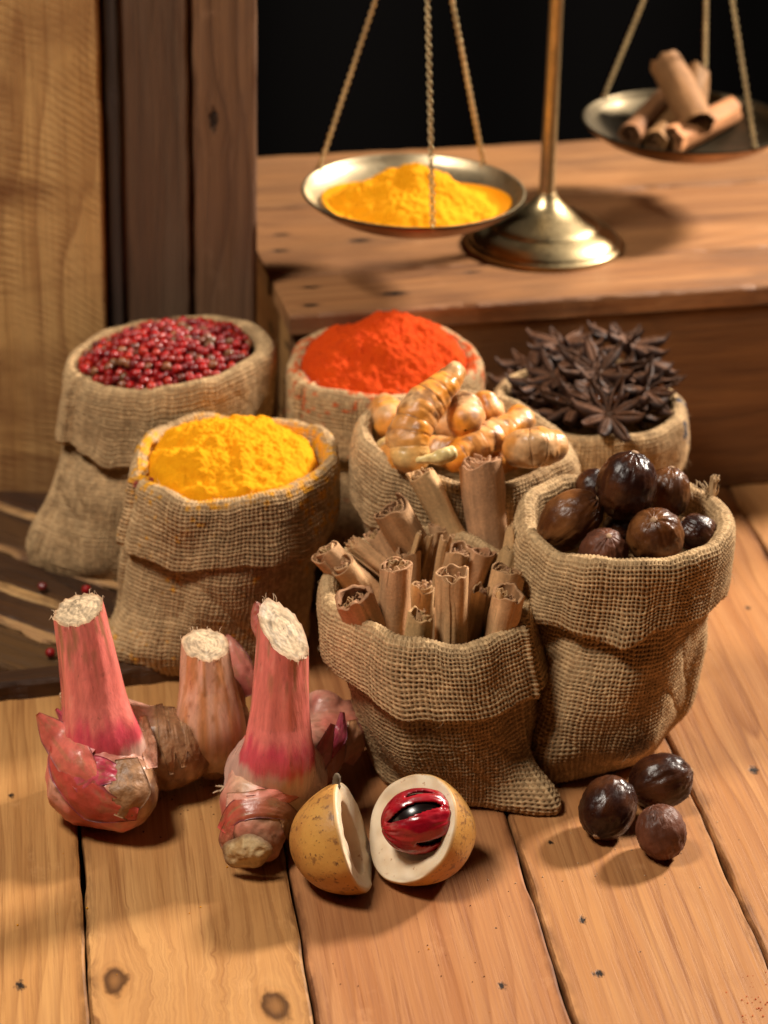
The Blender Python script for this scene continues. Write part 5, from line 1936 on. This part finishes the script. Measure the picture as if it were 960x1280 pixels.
surf_patch(meB, base, [(410, 945), (424, 920), (428, 890)], [7, 10, 3], [.0008, .0020, .0030], np.array((.50, .05, .10)), np.array((.28, .05, .07)), 28, gB, GAL, brown=.3)
surf_patch(meB, base, [(436, 955), (444, 930), (440, 900)], [7, 13, 6], [.0006, .0014, .0010], np.array((.60, .26, .20)), BROWN * 1.3, 29, gB, GAL, brown=.6)
rootlets(gB, base, [P(288, 1040, .012), P(300, 1065, .004), P(420, 965, .012), P(284, 985, .010)], 9, n=5)

# ================================================================== NUTMEG FRUIT
def skin_fruit_mat():
    t = NT('nutmeg_fruit_skin')
    co = t.objco
    n1 = t.noise(co, 60, 4)
    n2 = t.noise(co, 260, 3, .6)
    n3 = t.noise(co, 700, 2)
    c = t.mix(t.maprange(n1, .35, .7), (0.66, 0.34, 0.075), (0.50, 0.22, 0.05))
    m1 = t.maprange(n2, .56, .66)
    c = t.mix(t.math('MULTIPLY', m1, .75), c, (0.20, 0.085, 0.030))
    m2 = t.maprange(n3, .64, .72)
    c = t.mix(t.math('MULTIPLY', m2, .8), c, (0.13, 0.05, 0.02))
    t.p(Base_Color=c, Roughness=.46, Normal=t.bump(t.math('ADD', n3, t.math('MULTIPLY', n2, .6)), .22, .0006), Subsurface_Weight=.05, Subsurface_Radius=(.004, .002, .001))
    return t.mat


def flesh_mat():
    t = NT('nutmeg_flesh')
    co = t.objco
    n1 = t.noise(co, 90, 4)
    n2 = t.noise(co, 330, 3, .6)
    c = t.mix(t.maprange(n1, .35, .7), (0.86, 0.72, 0.52), (0.78, 0.58, 0.36))
    c = t.mix(t.math('MULTIPLY', t.maprange(n2, .64, .72), .7), c, (0.42, 0.17, 0.05))
    c = t.mix(1.0, c, t.attr(), 'MULTIPLY')
    t.p(Base_Color=c, Roughness=.5, Normal=t.bump(n2, .2, .0005), Subsurface_Weight=.1, Subsurface_Radius=(.004, .002, .001))
    return t.mat


FSKIN, FLESH = skin_fruit_mat(), flesh_mat()


def fruit_half(center, normal, R, label, seed, stemdir, depth=1.0, cav=.62, cavdepth=.55, stem=False):
    """half a nutmeg fruit; centre of the cut face and its outward normal"""
    Bm = basis(normal, stemdir)
    low = 9
    nt = 72
    th = (np.arange(nt) / nt * 2 * np.pi)[None]
    # slightly pear-shaped towards +x (stem)
    shp = 1 + .055 * np.maximum(np.cos(th), 0) ** 6 + .02 * vnoise(np.stack([np.cos(th) * 1.3, np.sin(th) * 1.3, 0 * th + seed], -1), seed)
    ph = np.linspace(0.02, np.pi / 2, 34)[:, None]
    bump_ = 1 + .02 * vnoise(np.stack([np.sin(ph) * np.cos(th) * 2, np.sin(ph) * np.sin(th) * 2, np.cos(ph) * 2 + 0 * th], -1), seed + 2)
    r = R * np.sin(ph) * shp * bump_
    z = -R * depth * np.cos(ph) * bump_
    skin = np.stack([r * np.cos(th), r * np.sin(th), z + 0 * th], -1)
    edge = skin[-1]
    root = empty('nutmeg_fruit_half', tuple(center))
    root.rotation_mode = 'QUATERNION'
    root.rotation_quaternion = quat_of(Bm)
    obj('skin', mesh_np('skin', skin, grid_quads(34, nt, True)), FSKIN, root)
    # cut face and hollow
    prof = [(1.0, 0), (.985, .0007), (.96, .0011), (.90, .0012), (.80, .0009), (cav + .06, .0004), (cav + .01, -.0006), (cav - .03, -.0030), (cav * .82, -R * cavdepth * .62), (cav * .5, -R * cavdepth * .93), (cav * .2, -R * cavdepth), (.01, -R * cavdepth)]
    pr = catmull(np.array(prof), 60)
    rad = np.linalg.norm(edge[:, :2], axis=1)
    f = pr[:, 0][:, None]
    # the hollow is oval along the stem axis
    ov = 1 + .18 * np.cos(2 * th) * sstep(.95, .6, f) 
    rr = rad[None] * f * ov
    zz = pr[:, 1][:, None] + .0007 * fbm(np.stack([rr * np.cos(th) * 150, rr * np.sin(th) * 150, 0 * rr + seed], -1), 2, seed) * sstep(1.0, .93, f)
    X = np.stack([rr * np.cos(th), rr * np.sin(th), zz + edge[:, 2][None] * sstep(.8, 1, f)], -1)
    inner = sstep(cav + .02, cav - .12, f + 0 * th)
    col = mixc((1, 1, 1), (.62, .42, .30), inner)
    col = mixc_arr(col, np.array((.75, .50, .22)), sstep(.955, 1, f + 0 * th))
    obj('flesh', mesh_np('flesh', X, grid_quads(60, nt, True, flip=True), col=col), FLESH, root)
    if stem:
        mb = MB()
        add_tube(mb, catmull([(R * 1.0, 0, -.0005), (R * 1.1, 0, .0004), (R * 1.18, .0005, .0010)], 6), [.0020, .0015, .0017, .0015, .0016, .0012], 9)
        obj('stem', mb.mesh('stem'), NT('stem').p(Base_Color=(.13, .09, .05), Roughness=.85), root)
    return tag(root, label, 'nutmeg fruit', 'halves of the split nutmeg fruit'), Bm


RF = .0212
# left half stands on its skin with the cut turned to the right
nL = np.array([.94, -.06, .34])
nL /= np.linalg.norm(nL)
cL = P(440, 1048, .0205)
fruit_half(cL, nL, RF, 'nutmeg fruit half standing on edge, its hollow turned to the other half', 4, (.15, .35, 1.0), depth=1.14, cav=.54, cavdepth=.52, stem=True)
nR = np.array([-.66, -.48, .58])
nR /= np.linalg.norm(nR)
cR = P(516, 1035, .0222)
rootR, BR = fruit_half(cR, nR, RF * 1.04, 'nutmeg fruit half facing out with the red mace seed inside', 9, (-.9, .2, .5), depth=1.22, cav=.58, cavdepth=.5)

# seed in its red mace
MACE = vcol_mat('mace', rough=.30, nscale=420, bump=.35, bdist=.0006, var=.18, coat=.35, coat_rough=.18)
sc_ = P(524, 1027, .0275)
ms = empty('mace_seed', tuple(sc_))
tag(ms, 'dark nutmeg seed wrapped in glossy crimson mace inside the fruit half', 'mace')
fz = -FWD * .86 + np.array([0, 0, .5]) * .0
fz = fz / np.linalg.norm(fz)
xa = RIGHT * .97 + UP * .16
Bs = basis(fz, xa)              # x: long axis, z: towards the viewer, y: up
ms.rotation_mode = 'QUATERNION'
ms.rotation_quaternion = quat_of(Bs)
RS = .0112
X = ellipsoid(48, 32)
X = X[..., [2, 0, 1]] * np.array([1.10, .98, .95]) * RS
obj('seed', mesh_np('seed', X, grid_quads(32, 48, True)), NT('fresh_seed').p(Base_Color=(0.012, 0.006, 0.005), Roughness=.22), ms)
nl, npz = 70, 150
lam = np.linspace(-1.50, 1.50, nl)[:, None]
phi = (np.arange(npz) / npz * 2 * np.pi)[None]      # 0 = towards +y (up), 90 = towards viewer
gaps = [(60, 11, -.16, .95), (22, 5, .15, .45), (126, 7.5, .35, .55), (172, 9, 0, .8), (225, 10, 0, .9), (290, 10, 0, .9), (340, 8, -.1, .7)]
dmin = np.full((nl, npz), 9.0)
for (g, w, l0, le) in gaps:
    gc = np.radians(g) + .12 * np.sin(lam * 1.7 + g)
    hw = np.radians(w) * np.maximum(0, 1 - ((lam - l0) / (le)) ** 2) ** .6
    d = np.abs((phi - gc + np.pi) % (2 * np.pi) - np.pi) - hw
    d = np.where(hw <= 0.001, 9, d)
    dmin = np.minimum(dmin, d)
keep = dmin > 0
lift = .0009 + .0007 * np.clip(dmin / .25, 0, 1) + .0003 * fbm(np.stack([lam * 2 + 0 * phi, np.cos(phi) * 6 + 0 * lam, np.sin(phi) * 6 + 0 * lam], -1), 2, 3)
Rr = RS + lift
mx = np.stack([np.sin(lam) * 1.10 * Rr, np.cos(lam) * np.cos(phi) * .98 * Rr, np.cos(lam) * np.sin(phi) * .95 * Rr], -1)
q = grid_quads(nl, npz, True, flip=True)
kf = keep.ravel()
q = q[kf[q].sum(1) >= 3]
nse = fbm(np.stack([lam * 1.5 + 0 * phi, np.cos(phi) * 5 + 0 * lam, np.sin(phi) * 5 + 0 * lam], -1), 3, 8)
cc = mixc((0.36, 0.005, 0.014), (0.25, 0.004, 0.012), sstep(-.3, .5, nse))
me = mesh_np('mace', mx, q, col=cc)
mo = obj('mace', me, MACE, ms)
md = mo.modifiers.new('thick', 'SOLIDIFY')
md.thickness = .0010
md.offset = -.2
md = mo.modifiers.new('round', 'SUBSURF')
md.levels = md.render_levels = 1

# ================================================================== crumbs on the table
def specks(name, label, pts, r, mat, seed):
    rg_ = np.random.default_rng(seed)
    mb = MB()
    X0 = ellipsoid(6, 4)
    q0 = grid_quads(4, 6, True)
    for p in pts:
        rr_ = r * rg_.uniform(.4, 1.3)
        mb.add(X0 * rr_ * rg_.uniform(.6, 1.2, 3) + p + [0, 0, rr_ * .5], q0)
    return tag(obj(name, mb.mesh(name), mat), label, 'crumbs', kind='stuff')


GALC = NT('root_soil').p(Base_Color=(.16, .085, .04), Roughness=.9)
rg = np.random.default_rng(77)
pts = [P(60 + rg.normal(0, 3), 976 + rg.normal(0, 3)) for i in range(2)] + [P(rg.uniform(20, 700), rg.uniform(1060, 1270)) for i in range(14)]
specks('powder_crumbs', 'few yellow powder crumbs scattered on the pine boards', pts, .00035, TURM, 1)
pts = [P(945 + rg.normal(0, 14), 1255 + rg.normal(0, 22)) for i in range(40)]
specks('powder_crumbs', 'orange powder specks by the joint at the table front', pts, .00030, PAPR, 2)
pts = [P(rg.uniform(395, 640), rg.uniform(1110, 1250)) for i in range(24)]
specks('bark_crumbs', 'tiny brown bark crumbs in front of the fruit halves', pts, .00025, NUT_B, 3)
pts = [P(rg.uniform(560, 930), rg.uniform(985, 1120)) for i in range(46)]
specks('jute_crumbs', 'pale jute and bark crumbs scattered round the loose nutmegs', pts, .00028, FRAY, 4)
pts = [P(rg.normal(250, 60), rg.normal(1010, 22)) for i in range(40)]
specks('root_crumbs', 'dry root crumbs and soil fallen round the galangal', pts, .00034, GALC, 5)
